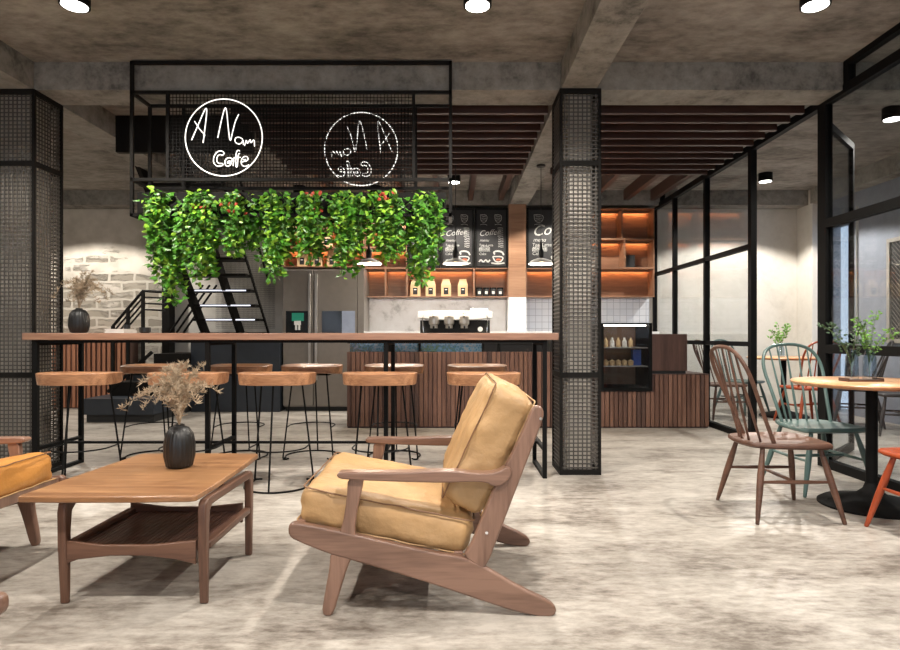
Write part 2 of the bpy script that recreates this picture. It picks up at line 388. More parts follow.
for y in (3.0,1.0,-1): fr.box(GX-e,GX+e,y,y+.06,0,BB-.03)
fr.box(GX-e,GX+e,-1,5.05,1.99,2.06).box(GX-e,GX+e,-1,5.05,.95,1.02).box(GX-e,GX+e,-1,5.05,0,.07)
fr.build('mullion_frame', M['black'], w1, smooth=0)
for (a,b2,z0,z1) in ((6.37,7.44,.06,BB-.03),(7.5,8.5,.06,BB-.03),(8.55,9.34,.06,BB-.03),(3.06,5.05,.07,BB-.03),(1.06,3.0,.07,BB-.03),(-.94,1.0,.07,BB-.03)):
    MB().box(GX-.005,GX+.005,a,b2,z0,z1).build('pane', M['glass'], w1, smooth=0)
for (a,b2) in ((5.22,7.1),(7.16,9.0),(2.96,4.76),(1.06,2.9),(-.94,1.0)):
    MB().box(GX-.005,GX+.005,a,b2,BB+.04,SL-.045).build('pane', M['glass'], w1, smooth=0)
# open door leaf
d = bpy.data.objects.new('door_1', None); C.objects.link(d); d['kind'] = 'structure'
d.location = (GX+.06,5.18,0); d.rotation_euler = (0,0,R(45))
fr = MB().box(0,.05,-.02,.02,.01,2.92).box(.84,.89,-.02,.02,.01,2.92).box(.05,.84,-.02,.02,2.86,2.92).box(.05,.84,-.02,.02,.01,.08).box(.05,.84,-.02,.02,.97,1.02)
fr.build('door_frame', M['black'], d, smooth=0)
MB().box(.05,.84,-.004,.004,.08,2.86).build('pane', M['glass'], d, smooth=0)
MB().tube([(.80,-.06,1.0),(.80,-.06,2.3)],.012).tube([(.80,-.06,1.05),(.80,-.01,1.05)],.008).tube([(.80,-.06,2.25),(.80,-.01,2.25)],.008).build('handle', M['steel'], d)

# lattice window on the right wall
lt = thing('lattice_panel', 'white framed lattice panel seen through the glass at the right edge', 'panel', (5.49,6.9,1.0))
f = MB().box(-.03,0,-.75,.75,0,.05).box(-.03,0,-.75,.75,1.25,1.3).box(-.03,0,-.75,-.70,.05,1.25).box(-.03,0,.70,.75,.05,1.25)
f.build('frame', M['steel'], lt, smooth=0)
g = MB()
for i in range(-14,25):
    for sg in (1,-1):
        y0 = -.70+i*.06; a = (y0, 0.05) ; L = 1.2
        p0 = [y0, .05]; p1 = [y0+sg*L, 1.25]
        # clip in y
        def cl(p, q):
            pts = []
            t0, t1 = 0, 1
            dy = q[0]-p[0]
            ta = (-.70-p[0])/dy; tb = (.70-p[0])/dy
            t0 = max(0, min(ta,tb)); t1 = min(1, max(ta,tb))
            return (t0,t1) if t1 > t0 else None
        for sh in (0, ) :
            c = cl(p0,p1)
            if c:
                A = [p0[k]+(p1[k]-p0[k])*c[0] for k in (0,1)]; B = [p0[k]+(p1[k]-p0[k])*c[1] for k in (0,1)]
                g.beam((-.012,A[0],A[1]),(-.012,B[0],B[1]),.006,.006)
g.build('lattice', M['fridge'], lt, smooth=0)
MB().box(-.006,0,-.70,.70,.05,1.25).build('backing', M['blackmatt'], lt, smooth=0)

# ------------------------------------------------------------------ wooden ceiling grilles
def grille(x0, x1, joists, label):
    t = thing('ceiling_grille', label, 'ceiling grille', ((x0+x1)/2,6.3,3.0), 0, 'wooden ceiling grilles'); cx = (x0+x1)/2
    for i in range(10):
        y = 5.30+i*.222-6.3
        MB().box(x0-cx,x1-cx,y-.022,y+.022,.02,.10).build('slat', M['ceilslat'], t, smooth=0)
    for jx in joists: MB().box(jx-.035-cx,jx+.035-cx,5.16-6.3,9.07-6.3,.10,.2595).build('joist', M['joist'], t, smooth=0)
grille(-1.9,.84,(-1.7,-1.2,-.7,-.2,.29,.74),'dark reddish wood slat grille under the ceiling left of the concrete beam')
grille(1.19,3.06,(1.58,2.09,2.6,3.0),'dark reddish wood slat grille under the ceiling right of the concrete beam')

# ------------------------------------------------------------------ ceiling lamps
def lampproto():
    t = thing('ceiling_lamp', '', 'ceiling lamp', (0,0,0), 0, 'black cylinder ceiling lamps')
    MB().lathe([(.088,.0),(.088,.11)], n=32).lathe([(.0765,.002),(.0765,.03)], n=32).build('housing', M['black'], t)
    MB().lathe([(.075,-.002),(.075,.004)], n=32).build('diffuser', M['lamp'], t)
    return t
def spot(x, y, z, P, col=(1,.93,.84), size=132, blend=.8):
    l = bpy.data.lights.new('ceiling spot', 'SPOT'); l.energy = P; l.color = col; l.spot_size = R(size); l.spot_blend = blend; l.shadow_soft_size = .05
    o = bpy.data.objects.new('ceiling spot', l); C.objects.link(o); o.location = (x,y,z)
    return o
LZ = 3.15
lp = None
PW = 270
for (x,y,lab,p) in ((-2.345,3.8,'black cylinder ceiling lamp nearest the upper left corner',1),
    (.165,3.8,'black cylinder ceiling lamp at the top just left of the concrete beam',1),
    (2.27,3.8,'black cylinder ceiling lamp at the top right above the round table',1),
    (.04,8.2,'small black cylinder ceiling lamp far back above the chalkboards',.8),
    (4.2,8.15,'small black ceiling lamp behind the glass near the white wall',1.35),
    (4.2,5.8,'black ceiling lamp behind the glass at the right edge',.7)):
    if lp is None: lp = lampproto(); o = lp
    else: o = copy_tree(lp)
    o.location = (x,y,LZ); o['label'] = lab
    spot(x,y,LZ-.01,PW*p, blend=.2 if y > 8 else .6, size=132 if y > 8 else 148)
for (x,y,p) in ((-2.36,1.2,1),(.156,1.2,1),(2.27,1.2,1),(-5.0,3.8,.6),(-5.4,8.1,1.15),(-2.2,8.85,.25),(1.74,8.3,.8),(-1.1,8.85,.7),(-.9,-1.2,1)):  # unseen lamps; the fridge and counter ones are added to brighten the back
    o = copy_tree(lp) if y < 9 else None
    o.location = (x,y,LZ); o['label'] = 'unseen black cylinder ceiling lamp at %s' % {(-2.36,1.2):'the near left',(.156,1.2):'the near middle',(2.27,1.2):'the near right',(-5.0,3.8):'the far left side',(-5.4,8.1):'the back left by the brick wall',(-2.2,8.85):'the back before the fridge, added for light',(-1.1,8.85):'the back between fridge and counter, added for light',(1.74,8.3):'the back right over the counter, added for light',(-.9,-1.2):'the rear behind the viewpoint'}[(x,y)]
    spot(x,y,LZ-.01,PW*p, blend=.2 if y > 8 else .6, size=132 if y > 8 else 148)

# ------------------------------------------------------------------ hanging frame with neon signs
FX0, FX1, FY0, FY1 = -2.515, .008, 4.775, 5.06
t = thing('hanging_frame', 'black steel frame hung from the ceiling above the bar with mesh panels', 'frame', (0,0,2.03))
def zz(py): return Z(py,4.78)-2.03
f = MB(); e = .024
zt, zm, zb, z0 = SL-2.043, 1.005-.02, zz(181), 0.0
def hb(y, z, x0=FX0, x1=FX1): f.box(x0,x1,y,y+e,z,z+e)
hb(FY0, zt-e); hb(FY0, zm-e); hb(FY0, zb); hb(FY0, z0)
hb(FY1, zm-e); hb(FY1, zb); hb(FY1, z0)
for x in (FX0, FX1-e):
    f.box(x,x+e,FY0,FY0+e,z0,zt); f.box(x,x+e,FY1,FY1+e,z0,zm)
    for z in (zm-e,zb,z0): f.box(x,x+e,FY0+e,FY1,z,z+e)
f.build('frame', M['black2'], t, smooth=0)
MX0, MX1 = X(169,4.78), X(412,4.78)
for y in (FY0,FY1):
    for x in (MX0-e, MX1): MB().box(x,x+e,y,y+e,zb+e,zm-e).build('mesh_post', M['black2'], t, smooth=0)
for y in (FY0+.012, FY1+.012):
    g = MB(); p = .027; r = .0023
    n = int((MX1-MX0)/p)
    for i in range(1,n): x = MX0+i*(MX1-MX0)/n; g.box(x-r,x+r,y-.002,y+.002,zb+e,zm-e)
    k = int((zm-zb-2*e)/p)
    for i in range(1,k): z = zb+e+i*(zm-zb-2*e)/k; g.box(MX0,MX1,y-.0045,y-.0005,z-r,z+r)
    g.build('mesh_panel', M['black2'], t, smooth=0)
# the trough the plants stand in
tr = thing('planter_trough', 'long black planter trough inside the hanging frame under the ivy', 'planter', (-1.26,4.93,2.057))
MB().box(-1.22,1.22,-.11,-.10,0,.17).box(-1.22,1.22,.10,.11,0,.17).box(-1.22,1.22,-.10,.10,0,.01).box(-1.22,-1.21,-.10,.10,.01,.17).box(1.21,1.22,-.10,.10,.01,.17).build('trough', M['black2'], tr, smooth=0)
MB().box(-1.21,1.21,-.10,.10,.01,.14).build('soil', plain('dark soil',(.03,.02,.015),.9), tr, smooth=0)

# neon sign strokes traced in sign units (x right, y up, radius 134)
def strokes():
    c = (184,197)
    S = {
     'A': [[(72,206),(96,150),(118,98),(125,94),(124,120),(112,216)],[(82,140),(98,166),(119,190)]],
     'N': [[(163,198),(176,135),(188,90),(194,100),(199,160),(206,218),(214,180),(224,140),(236,116)]],
     'a': [[(250,203),(238,195),(224,198),(222,212),(236,222),(248,214),(251,202),(252,222)]],
     'm': [[(256,226),(263,202),(265,222),(277,200),(277,220),(290,200),(291,228)]],
     'C': [[(186,252),(178,243),(160,246),(148,266),(148,286),(162,299),(182,294),(180,286),(166,288),(159,280),(160,264),(170,255),(180,260),(186,252)]],
     'a2': [[(212,270),(200,266),(188,276),(188,292),(198,299),(210,290),(214,270),(220,272),(216,296)],[(206,278),(197,280),(197,288),(205,286),(206,278)]],
     'f': [[(240,244),(232,240),(226,252),(225,300),(232,300),(233,256),(240,252)],[(218,268),(242,266)]],
     'e': [[(246,282),(268,278),(268,264),(254,262),(244,276),(246,294),(258,299),(272,292)],[(253,275),(261,273)]],
    }
    out = {}
    for k, L in S.items(): out[k] = [[((x-c[0])/134,(c[1]-y)/134) for x, y in s] for s in L]
    return out
def sign(px, py, r, Y, flip, label):
    cx, cz = X(px,Y), Z(py,Y)
    t = thing('neon_sign', label, 'neon sign', (cx,Y,cz), 0)
    rr = r*Y/F; sx = -1 if flip else 1
    MB().tube([(rr*math.cos(2*PI*i/72),0,rr*math.sin(2*PI*i/72)) for i in range(72)], .0042, 6, closed=True).build('ring', M['neon'], t)
    names = {'A':'letter_a','N':'letter_n','a':'letter_a','m':'letter_m','C':'letter_c','a2':'letter_a','f':'letter_f','e':'letter_e'}
    for k, L in strokes().items():
        b = MB()
        for s in L:
            p = chaikin([(sx*x*rr,0,y*rr) for x, y in s], 2, False)
            b.tube(p, .0038 if k in 'AN' else .0036, 6)
        b.build(names[k], M['neon'], t)
sign(223.8,137.5,38.5,4.768,False,'round white neon sign reading A Nam Cafe on the front mesh, left one')
sign(361.3,149,36.6,5.093,True,'round white neon sign on the rear mesh with its lettering reversed, right one')

# ------------------------------------------------------------------ leaves
def leaf(b, p, dr, nrm, L, W, m=0):
    d = Vector(dr).normalized(); n = Vector(nrm); n = (n - d*n.dot(d))
    if n.length < 1e-3: n = d.orthogonal()
    n.normalize(); s = d.cross(n); p = Vector(p)
    vs = [p, p+s*W*.5+d*L*.12-n*W*.12, p+s*W*.42+d*L*.5-n*W*.12, p+d*L, p-s*W*.42+d*L*.5-n*W*.12, p-s*W*.5+d*L*.12-n*W*.12, p+d*L*.45+n*W*.06]
    b.add(vs, [(0,1,6),(1,2,6),(2,3,6),(3,4,6),(4,5,6),(5,0,6)], m)
bott = [(150,262),(163,285),(176,320),(190,275),(205,283),(220,262),(235,262),(250,248),(262,268),(275,285),(290,262),(305,262),(318,255),(330,270),(345,282),(358,262),(372,252),(385,262),(398,268),(412,282),(424,285),(436,262),(447,222)]
def hang(px):
    for (a,b2),(c,d2) in zip(bott, bott[1:]):
        if a <= px <= c: return b2+(d2-b2)*(px-a)/(c-a)
    return 240
where = ['first from the left, trailing lowest','second from the left','third from the left','fourth from the left','fourth from the right','third from the right','second from the right','last on the right']
for i in range(8):
    px = 170+i*36.2; x0 = X(px,4.9)
    t = thing('trailing_ivy', 'green trailing ivy hanging from the black frame, '+where[i], 'hanging plant', (x0,4.9,2.2), 0, 'trailing ivy in the hanging frame')
    st = MB(); lf = MB(); fl = MB()
    rnd = random.Random(40+i)
    for s in range(44):
        sx = max(-.145,min(.145,rnd.gauss(0,.068)))
        y = rnd.uniform(-.17,.10)
        pxs = px+sx*F/4.85
        bot = hang(max(150,min(446,pxs+rnd.uniform(-3,3)))); zl = Z(bot,4.85)-2.2
        zend = zl + abs(rnd.gauss(0,.20)) if rnd.random() < .7 else rnd.uniform(zl, -.05)
        zend = min(zend*(1-.38*(abs(sx)/.145)**2), .02)
        top = rnd.uniform(-.08,.040)*(1-(sx/.19)**2)
        pts = [(sx*.3,y*.4,-.0),(sx*.7,y*.8-.02,top)]
        z = top; xx = sx; yy = y-.01
        while z > zend:
            z -= .035; xx += rnd.gauss(0,.006); yy += rnd.gauss(0,.006)
            yy = max(-.22,min(.19,yy)); xx = max(-2.55-x0, min(xx, .03-x0)); pts.append((xx,yy,z))
        st.tube(pts, .0016, 3)
        for p in pts[1:]:
            for q in range(3 if rnd.random()<.5 else 2):
                a = rnd.uniform(0,2*PI); L = rnd.uniform(.034,.062)
                dr = (math.cos(a)*.8, math.sin(a)*.6-.1, rnd.uniform(-1.1,.35))
                nr = (rnd.uniform(-.6,.6), -1+rnd.uniform(-.2,.8), rnd.uniform(.0,1.2))
                q0 = Vector(p)+Vector((math.cos(a)*.018, math.sin(a)*.014, rnd.uniform(-.02,.02)))
                leaf(lf, q0, dr, nr, L, L*.66, 1 if rnd.random() < .26 else 0)
    st.build('stems', M['stem'], t, recalc=False)
    lf.build('leaves', [M['leaf'],M['leafl']], t, smooth=0, recalc=False)
    if i in (1,2,4,6):
        for s in range(9):
            p = (rnd.gauss(0,.05), rnd.uniform(-.19,-.12), rnd.uniform(-.16,.02))
            leaf(fl, p, (rnd.uniform(-1,1),-.3,rnd.uniform(-1,.5)), (0,-1,.3), .035,.028)
        fl.build('red_blooms', M['red'], t, smooth=0, recalc=False)

# ------------------------------------------------------------------ bar table
t = thing('bar_table', 'long high bar table with walnut top and black steel frame legs between the columns', 'bar table', (-1.24,4.98,0))
MB().box(X(22,4.66)+1.24,.852+1.24-.03,-.32,-.195,1.062,1.115).box(X(22,4.66)+1.24,.815+1.24,-.195,.33,1.062,1.115).build('top', M['bartop'], t, bevel=.003)
f = MB()
for y in (-.29,.27): f.box(-1.97,1.98,y,y+.02,1.04,1.062)
f.box(-1.95,1.96,-.012,.008,.215,.235)
f.build('long_rail', M['black'], t, smooth=0)
for x in (-3.19,-1.87,-.50,.72):
    g = MB(); q = x+1.24; w_ = .016
    for y in (-.29,.28): g.box(q-w_,q+w_,y-w_,y+w_,0,1.045)
    g.box(q-w_,q+w_,-.274,.264,0,.03).box(q-w_,q+w_,-.274,.264,.21,.235).box(q-w_,q+w_,-.274,.264,1.02,1.045)
    g.build('leg_frame', M['black'], t, smooth=0)

# ------------------------------------------------------------------ bar stools
def make_stool():
    t = thing('bar_stool', '', 'bar stool', (0,0,0), 0, 'bar stools along the high table')
    # seat: faces +y, back rim at -y
    b = MB(); NX, NY = 28, 16
    def out(u, v):
        # u,v in -1..1 on a superellipse
        a = math.atan2(v, u); r = max(abs(u), abs(v))
        n = 3.2; k = (abs(math.cos(a))**n+abs(math.sin(a))**n)**(-1/n)
        return r*k*math.cos(a), r*k*math.sin(a)
    top = []; bot = []
    for j in range(NY+1):
        for i in range(NX+1):
            x, y = out(-1+2*i/NX, -1+2*j/NY)
            rr = min(1, max(abs(-1+2*i/NX), abs(-1+2*j/NY)))
            rim = max(0,(rr-.80)/.20)
            dish = -.022*(1-min(1,rr/.86)**4)
            zt = .822+dish+(.012 if y < 0 else .012*(1-y))*min(1,rr)-.006*rim**3
            yy = y*.19*(1-.0*abs(x))+(-.02*(1-x*x) if y < 0 else 0)
            top.append((x*.270, yy, zt)); bot.append((x*.262, yy*.96, .745 if y < 0 else .745+.018*y))
    n = NX+1
    fs = [(j*n+i, j*n+i+1, (j+1)*n+i+1, (j+1)*n+i) for j in range(NY) for i in range(NX)]
    b.add(top, fs); o = len(top); b.add(bot, [tuple(reversed(q)) for q in fs])
    ring = [i for i in range(n)]+[j*n+NX for j in range(1,NY+1)]+[NY*n+i for i in range(NX-1,-1,-1)]+[j*n for j in range(NY-1,0,-1)]
    for a in range(len(ring)):
        p, q = ring[a], ring[(a+1)%len(ring)]; b.f.append((p,o+p,o+q,q)); b.mi.append(0)
    b.build('seat', M['stoolseat'], t, bevel=.004)
    r = .0068
    ring = [(.235*math.cos(R(a)), .23*math.sin(R(a))+.0, r) for a in range(-180-35, 36, 10)]
    k = [(-.205,.17,r),(-.22,.15,r)]; 
    full = [(-.17,.165,r+.004),(-.19,.185,r)]+[(-.225,.17,r)]+ring[1:-1]+[(.225,.17,r),(.19,.185,r),(.17,.165,r+.004)]
    MB().tube(chaikin(full,1,False), r, 8).build('floor_ring', M['black'], t)
    for s in (-1,1):
        MB().tube([(s*.15,.10,.755),(s*.222,.165,.012)], r, 8).build('leg', M['black'], t)
    MB().tube([(0,-.12,.75),(0,-.23,.012)], r, 8).build('leg', M['black'], t)
    def at(z):
        u = (.755-z)/.743; return .15+.072*u, .10+.065*u, -.12-.11*u
    ax, ay, by = at(.28)
    pts = [(-ax,ay,.28)]+[(ax*1.04*math.cos(R(a)), -.0+abs(by)*math.sin(R(a)), .28) for a in range(-180,1,12)]+[(ax,ay,.28)]
    MB().tube(chaikin(pts,1,False), .0055, 8).build('footrest', M['black'], t)
    MB().box(-.17,.17,-.13,.11,.740,.746).build('seat_plate', M['black'], t, smooth=0)
    return t
sx = (-2.70,-1.91,-1.262,-.515,.237)
nf = ['first from the left','behind the dried pampas','third from the left','fourth from the left','last on the right']
st0 = None
for i, x in enumerate(sx):
    for row in (0,1):
        if st0 is None: st0 = make_stool(); o = st0
        else: o = copy_tree(st0)
        o.location = (x, 4.45 if row == 0 else 5.55, 0); o.rotation_euler = (0,0,0 if row == 0 else PI)
        o['label'] = ('bar stool on the near side of the high table, ' if row == 0 else 'bar stool on the far side of the high table, ')+(nf[i] if row == 0 else ['first from the left','second from the left','third from the left','fourth from the left','last on the right'][i])
        o['group'] = 'bar stools on the near side' if row == 0 else 'bar stools on the far side'

# ------------------------------------------------------------------ vases and dried pampas
def vase(loc, w, h, label):
    t = tag(MB().lathe([(.001,0),(.30*w,0),(.42*w,.04*h),(.50*w,.28*h),(.50*w,.55*h),(.44*w,.78*h),(.30*w,.92*h),(.16*w,.965*h),(.16*w,1.0*h),(.12*w,1.0*h),(.12*w,.93*h)], n=96, rib=.022, ribn=24).build('vase', M['vase'], smooth=60), label, 'vase')
    t.location = loc; return t
def pampas(loc, h, spread, n, seed, label, lean=0):
    t = thing('dried_pampas', label, 'dried flowers', loc); rnd = random.Random(seed)
    st = MB(); pl = MB()
    for i in range(n):
        a = rnd.uniform(0,2*PI); s = spread*rnd.uniform(.15,1); L = h*rnd.uniform(.5,1)
        end = Vector((math.cos(a)*s+lean*L, math.sin(a)*s*.8, L*(1-.8*(s/spread)**2)))
        pts = [Vector((0,0,0)), Vector((end.x*.12,end.y*.12,L*.35)), Vector((end.x*.5,end.y*.5,L*.80)), end]
        pts = [Vector(p) for p in chaikin([tuple(p) for p in pts],2,False)]
        st.tube(pts, .0013, 3)
        m = len(pts)
        for k in range(int(m*.38), m):
            p = pts[k]
            for q in range(7):
                d = Vector((rnd.gauss(0,1),rnd.gauss(0,1),rnd.gauss(.7,.8))).normalized(); Ls = h*rnd.uniform(.04,.11)
                leaf(pl, p+d*.003, d, (rnd.uniform(-1,1),-1,rnd.uniform(-1,1)), Ls, Ls*.15)
    st.build('stems', M['dry'], t, recalc=False); pl.build('plumes', M['dry'], t, smooth=0, recalc=False)
    return t
TZ = .461
vase((-1.313,2.95,TZ), .142, .208, 'black ribbed vase on the coffee table')
pampas((-1.313,2.95,TZ+.196), .34, .30, 44, 3, 'dried beige pampas bouquet in the black vase on the coffee table', .04)
vase((-3.0,4.92,1.116), .15, .20, 'black ribbed vase standing at the left end of the high bar table')
pampas((-3.0,4.92,1.116+.188), .36, .26, 28, 9, 'dried beige pampas bouquet in the vase at the left end of the bar', .12)
# small items on the bar
for (px, w_, label, h) in ((145,.085,'small black bowl on the bar top right of the paper stack',.045),(127,.05,'small black cup standing on the white paper stack on the bar',.035)):
    z = 1.116+(.0 if px == 145 else .032)
    o = MB().lathe([(.3*w_*1.2,0),(.5*w_,.2*h),(.5*w_,h),(.45*w_,h),(.42*w_,.3*h),(.001,.25*h)], n=28).build('bowl' if px==145 else 'cup', M['vase'])
    o.location = (X(px,4.9),4.9,z); tag(o, label, 'bowl' if px==145 else 'cup')
o = MB().box(-.075,.075,-.10,.10,0,.012).box(-.07,.075,-.095,.10,.012,.022).box(-.075,.07,-.1,.09,.022,.031).build('paper_stack', M['paperwhite'], smooth=0)
o.location = (X(121,4.9),4.9,1.116); tag(o, 'flat stack of white paper cards on the bar beside the ribbed vase', 'paper')

# ------------------------------------------------------------------ coffee table
t = thing('coffee_table', 'low walnut coffee table with rounded corners and a lower shelf', 'coffee table', (-1.33,2.78,0))
ox, oy = 1.33, -2.78
top = chaikin([(-1.725,2.44),(-1.71,2.405),(-1.05,2.415),(-1.005,2.45),(-1.03,3.26),(-1.05,3.30),(-1.66,3.30),(-1.675,3.26)],1)
MB().prism([(x+ox,y+oy) for x, y in top], .435, .461, 'xy').build('top', M['oaktop'], t, bevel=.006, seg=3)
for s, x in ((-1,-1.582),(1,-1.012)):
    q = x+ox
    # side frame: inverted U with rounded shoulders running front to back
    o_ = [(2.485,0),(2.455,.36),(2.46,.425),(2.53,.432),(3.06,.432),(3.13,.425),(3.125,.34),(3.075,0),(3.045,0),(3.068,.33),(3.06,.385),(3.02,.398),(2.56,.398),(2.515,.385),(2.51,.33),(2.512,0)]
    pts = chaikin(o_,2)
    pts = [(y+oy, max(z,0)) for y, z in pts]
    # leg frame as four overlapping members
    def mem(name, poly): MB().prism([(y+oy,z) for y,z in poly], q-.017, q+.017, 'yz').build(name, M['walnuty'] if name=='side_rail' else M['walnutz'], t, bevel=.007, seg=3)
    mem('leg', [(2.492,0),(2.512,0),(2.516,.30),(2.525,.375),(2.56,.405),(2.50,.430),(2.480,.415),(2.472,.38),(2.474,.25)])
    mem('leg', [(3.062,0),(3.042,0),(3.036,.30),(3.026,.375),(2.99,.40),(3.04,.425),(3.066,.41),(3.078,.37),(3.076,.25)])
    mem('side_rail', [(2.53,.43),(2.50,.425),(2.54,.395),(3.01,.388),(3.05,.415),(3.02,.424)])
    mem('side_rail', [(2.52,.245),(2.52,.215),(3.03,.215),(3.03,.245)])
for y in (2.495,3.045):
    poly = [(-1.575,.262),(-1.42,.243),(-1.22,.243),(-1.04,.262),(-1.04,.165),(-1.12,.185),(-1.25,.200),(-1.39,.200),(-1.52,.185),(-1.575,.165)]
    MB().prism([(x+ox,z) for x,z in poly], y+oy-.011, y+oy+.011, 'xz').build('stretcher', M['walnut'], t, bevel=.003)
sh = MB()
for k in range(26):
    x = -1.57+ox+k*.0212
    sh.box(x,x+.017,2.51+oy,3.03+oy,.215,.224)
sh.box(-1.57+ox,-1.04+ox,2.52+oy,3.02+oy,.211,.2155)
sh.build('shelf', M['boxwood'], t, smooth=0)

# ------------------------------------------------------------------ lounge armchairs
def q(cx, cy): return (-.712+cx*.0016344, 1.0017-cy*.0016344)
def cushion(L, W, T, name, mat, parent, loc, ang, seed):
    N = 22; b = MB(); vs = {}; fs = []
    def pt(u, v, w_):
        # rounded box mapping with a bulge
        x, y, z = u*L/2, v*W/2, w_*T/2
        r = .055
        cxx = max(-L/2+r, min(L/2-r, x)); cyy = max(-W/2+r, min(W/2-r, y)); czz = max(-T/2+r, min(T/2-r, z))
        d = Vector((x-cxx, y-cyy, z-czz))
        p = Vector((cxx,cyy,czz)) + (d.normalized()*r if d.length > 1e-6 else d)
        bulge = (1-u*u)*(1-v*v)
        p.z += (.018 if w_ > 0 else -.010)*bulge*(abs(w_))
        s = noise.noise(Vector((p.x*9+seed,p.y*9,p.z*14)))*.009 + noise.noise(Vector((p.x*26+seed,p.y*26,p.z*34)))*.005
        edge = abs(w_) < .95
        p += Vector((u*abs(u)**3, v*abs(v)**3, w_*abs(w_)**3)).normalized()*s*(1.5 if edge else .9)
        return p
    def grid(f, n1, n2):
        n0 = len(b.v); 
        for j in range(n2+1):
            for i in range(n1+1): b.v.append(tuple(f(-1+2*i/n1, -1+2*j/n2)))
        for j in range(n2):
            for i in range(n1):
                a = n0+j*(n1+1)+i; b.f.append((a,a+1,a+n1+2,a+n1+1)); b.mi.append(0)
    def g(t): # concentrate samples at the rounded edges
        return math.copysign(1-(1-abs(t))**1.6, t)
    n = 36; m_ = 10
    grid(lambda a,c: pt(g(a),g(c),1), n, n); grid(lambda a,c: pt(g(a),g(c),-1), n, n)
    grid(lambda a,c: pt(g(a),-1,g(c)), n, m_); grid(lambda a,c: pt(g(a),1,g(c)), n, m_)
    grid(lambda a,c: pt(-1,g(a),g(c)), n, m_); grid(lambda a,c: pt(1,g(a),g(c)), n, m_)
    import bmesh
    o = b.build(name, mat, parent, smooth=0, recalc=False)
    bm = bmesh.new(); bm.from_mesh(o.data); bmesh.ops.remove_doubles(bm, verts=bm.verts, dist=.0006); bmesh.ops.recalc_face_normals(bm, faces=bm.faces)
    bm.to_mesh(o.data); bm.free(); o.data.shade_smooth()
    o.location = loc; o.rotation_euler = (0, ang, 0)
    for sz in (1,-1):
        pp = []
        r = .03
        for (cx_, cy_, a0) in ((L/2-r,W/2-r,0),(-L/2+r,W/2-r,90),(-L/2+r,-W/2+r,180),(L/2-r,-W/2+r,270)):
            for k in range(0,91,30): a = R(a0+k); pp.append((cx_+(r-.003)*math.cos(a), cy_+(r-.003)*math.sin(a), sz*(T/2-.014)))
        # densify with wobble
        dd = []
        for i in range(len(pp)):
            A = Vector(pp[i]); B = Vector(pp[(i+1)%len(pp)]); k = max(1,int((B-A).length/.03))
            for s_ in range(k):
                p = A.lerp(B, s_/k); w_ = noise.noise(p*14+Vector((seed,0,0)))*.005; dd.append((p.x,p.y,p.z+w_))
        MB().tube(dd, .0035, 6, closed=True).build('piping', M['piping'] if sz > 0 else mat, o)
    return o
def make_armchair(label):
    t = thing('lounge_armchair', label, 'armchair', (0,2.8,0), 0, 'lounge armchairs')
    Wd = .415; T = .036
    rail = [q(*p) for p in [(45,400),(52,388),(85,392),(175,410),(300,440),(400,462),(470,472),(515,494),(600,545),(672,578),(690,596),(684,613),(662,618),(590,604),(500,574),(350,524),(190,478),(150,468),(60,432),(46,420)]]
    fleg = [q(*p) for p in [(146,455),(200,470),(186,500),(172,545),(153,612),(140,617),(125,610),(132,560),(144,500)]]
    apost = [q(*p) for p in [(188,280),(226,280),(222,310),(210,360),(204,415),(210,425),(165,415),(176,395),(186,330)]]
    arm = [q(*p) for p in [(163,272),(172,266),(300,268),(430,262),(500,270),(545,268),(572,250),(585,270),(560,300),(535,302),(520,291),(470,290),(430,293),(300,290),(180,285),(164,280)]]
    bpost = [q(*p) for p in [(632,112),(646,108),(658,118),(658,140),(600,290),(560,395),(520,500),(505,500),(462,468),(480,450),(520,350),(545,290),(570,245),(600,185),(626,125)]]
    for s in (-1,1):
        a = s*Wd - (T/2 if s > 0 else -T/2)
        y0, y1 = a-T/2, a+T/2
        for nm, poly, mt in (('seat_rail',rail,M['arm']),('front_leg',fleg,M['armz']),('arm_post',apost,M['armz']),('back_post',bpost,M['armz'])):
            k = .002 if nm in ('front_leg','arm_post') else (.001 if nm == 'back_post' else 0)
            MB().prism(chaikin(poly,1), y0+k, y1-k, 'xz').build(nm, mt, t, bevel=.009, seg=3)
        MB().prism(chaikin(arm,1), y0-.012, y1+.012, 'xz').build('armrest', M['arm'], t, bevel=.009, seg=3)
        b = MB()
        for c in ((650,140),(521,413)):
            x, z = q(*c)
            b.tube([(x,s*Wd,z),(x,s*(Wd+.003),z)], .006, 12)
        b.build('bolt', M['chrome'], t)
    # cross members
    MB().beam((-.60,-Wd+T,.335),(-.60,Wd-T,.335),.035,.05).build('cross_rail', M['armz'], t, bevel=.004)
    MB().beam((.03,-Wd+T,.215),(.03,Wd-T,.215),.035,.05).build('cross_rail', M['armz'], t, bevel=.004)
    for k in range(5):
        x = -.50+k*.12; z = .300-(x+.5)*.2
        MB().beam((x,-Wd+T,z),(x,Wd-T,z),.05,.014).build('seat_slat', M['armz'], t)
    for k in range(4):
        u = .30+k*.19; x = .097+.237*u; z = .25+.54*u
        MB().beam((x+.008,-Wd+T,z),(x+.008,Wd-T,z),.012,.04).build('back_slat', M['armz'], t)
    wd = 2*(Wd-T)-.012
    cushion(.705, wd, .165, 'seat_cushion', M['leather'], t, (-.262,0,.358), R(11.4), 3)
    cushion(.515, wd, .198, 'back_cushion', M['leather'], t, (.150,0,.640), -R(64.8), 8)
    return t
a1 = make_armchair('mustard leather lounge armchair with walnut frame in the middle of the floor')
a2 = dup(a1, (-2.66,2.8,0), PI, 'orange tan lounge armchair cut off by the left edge, facing the coffee table')
a3 = dup(a1, (-1.905,1.34,0), PI, 'lounge armchair in the near left corner showing only a wooden rail tip')
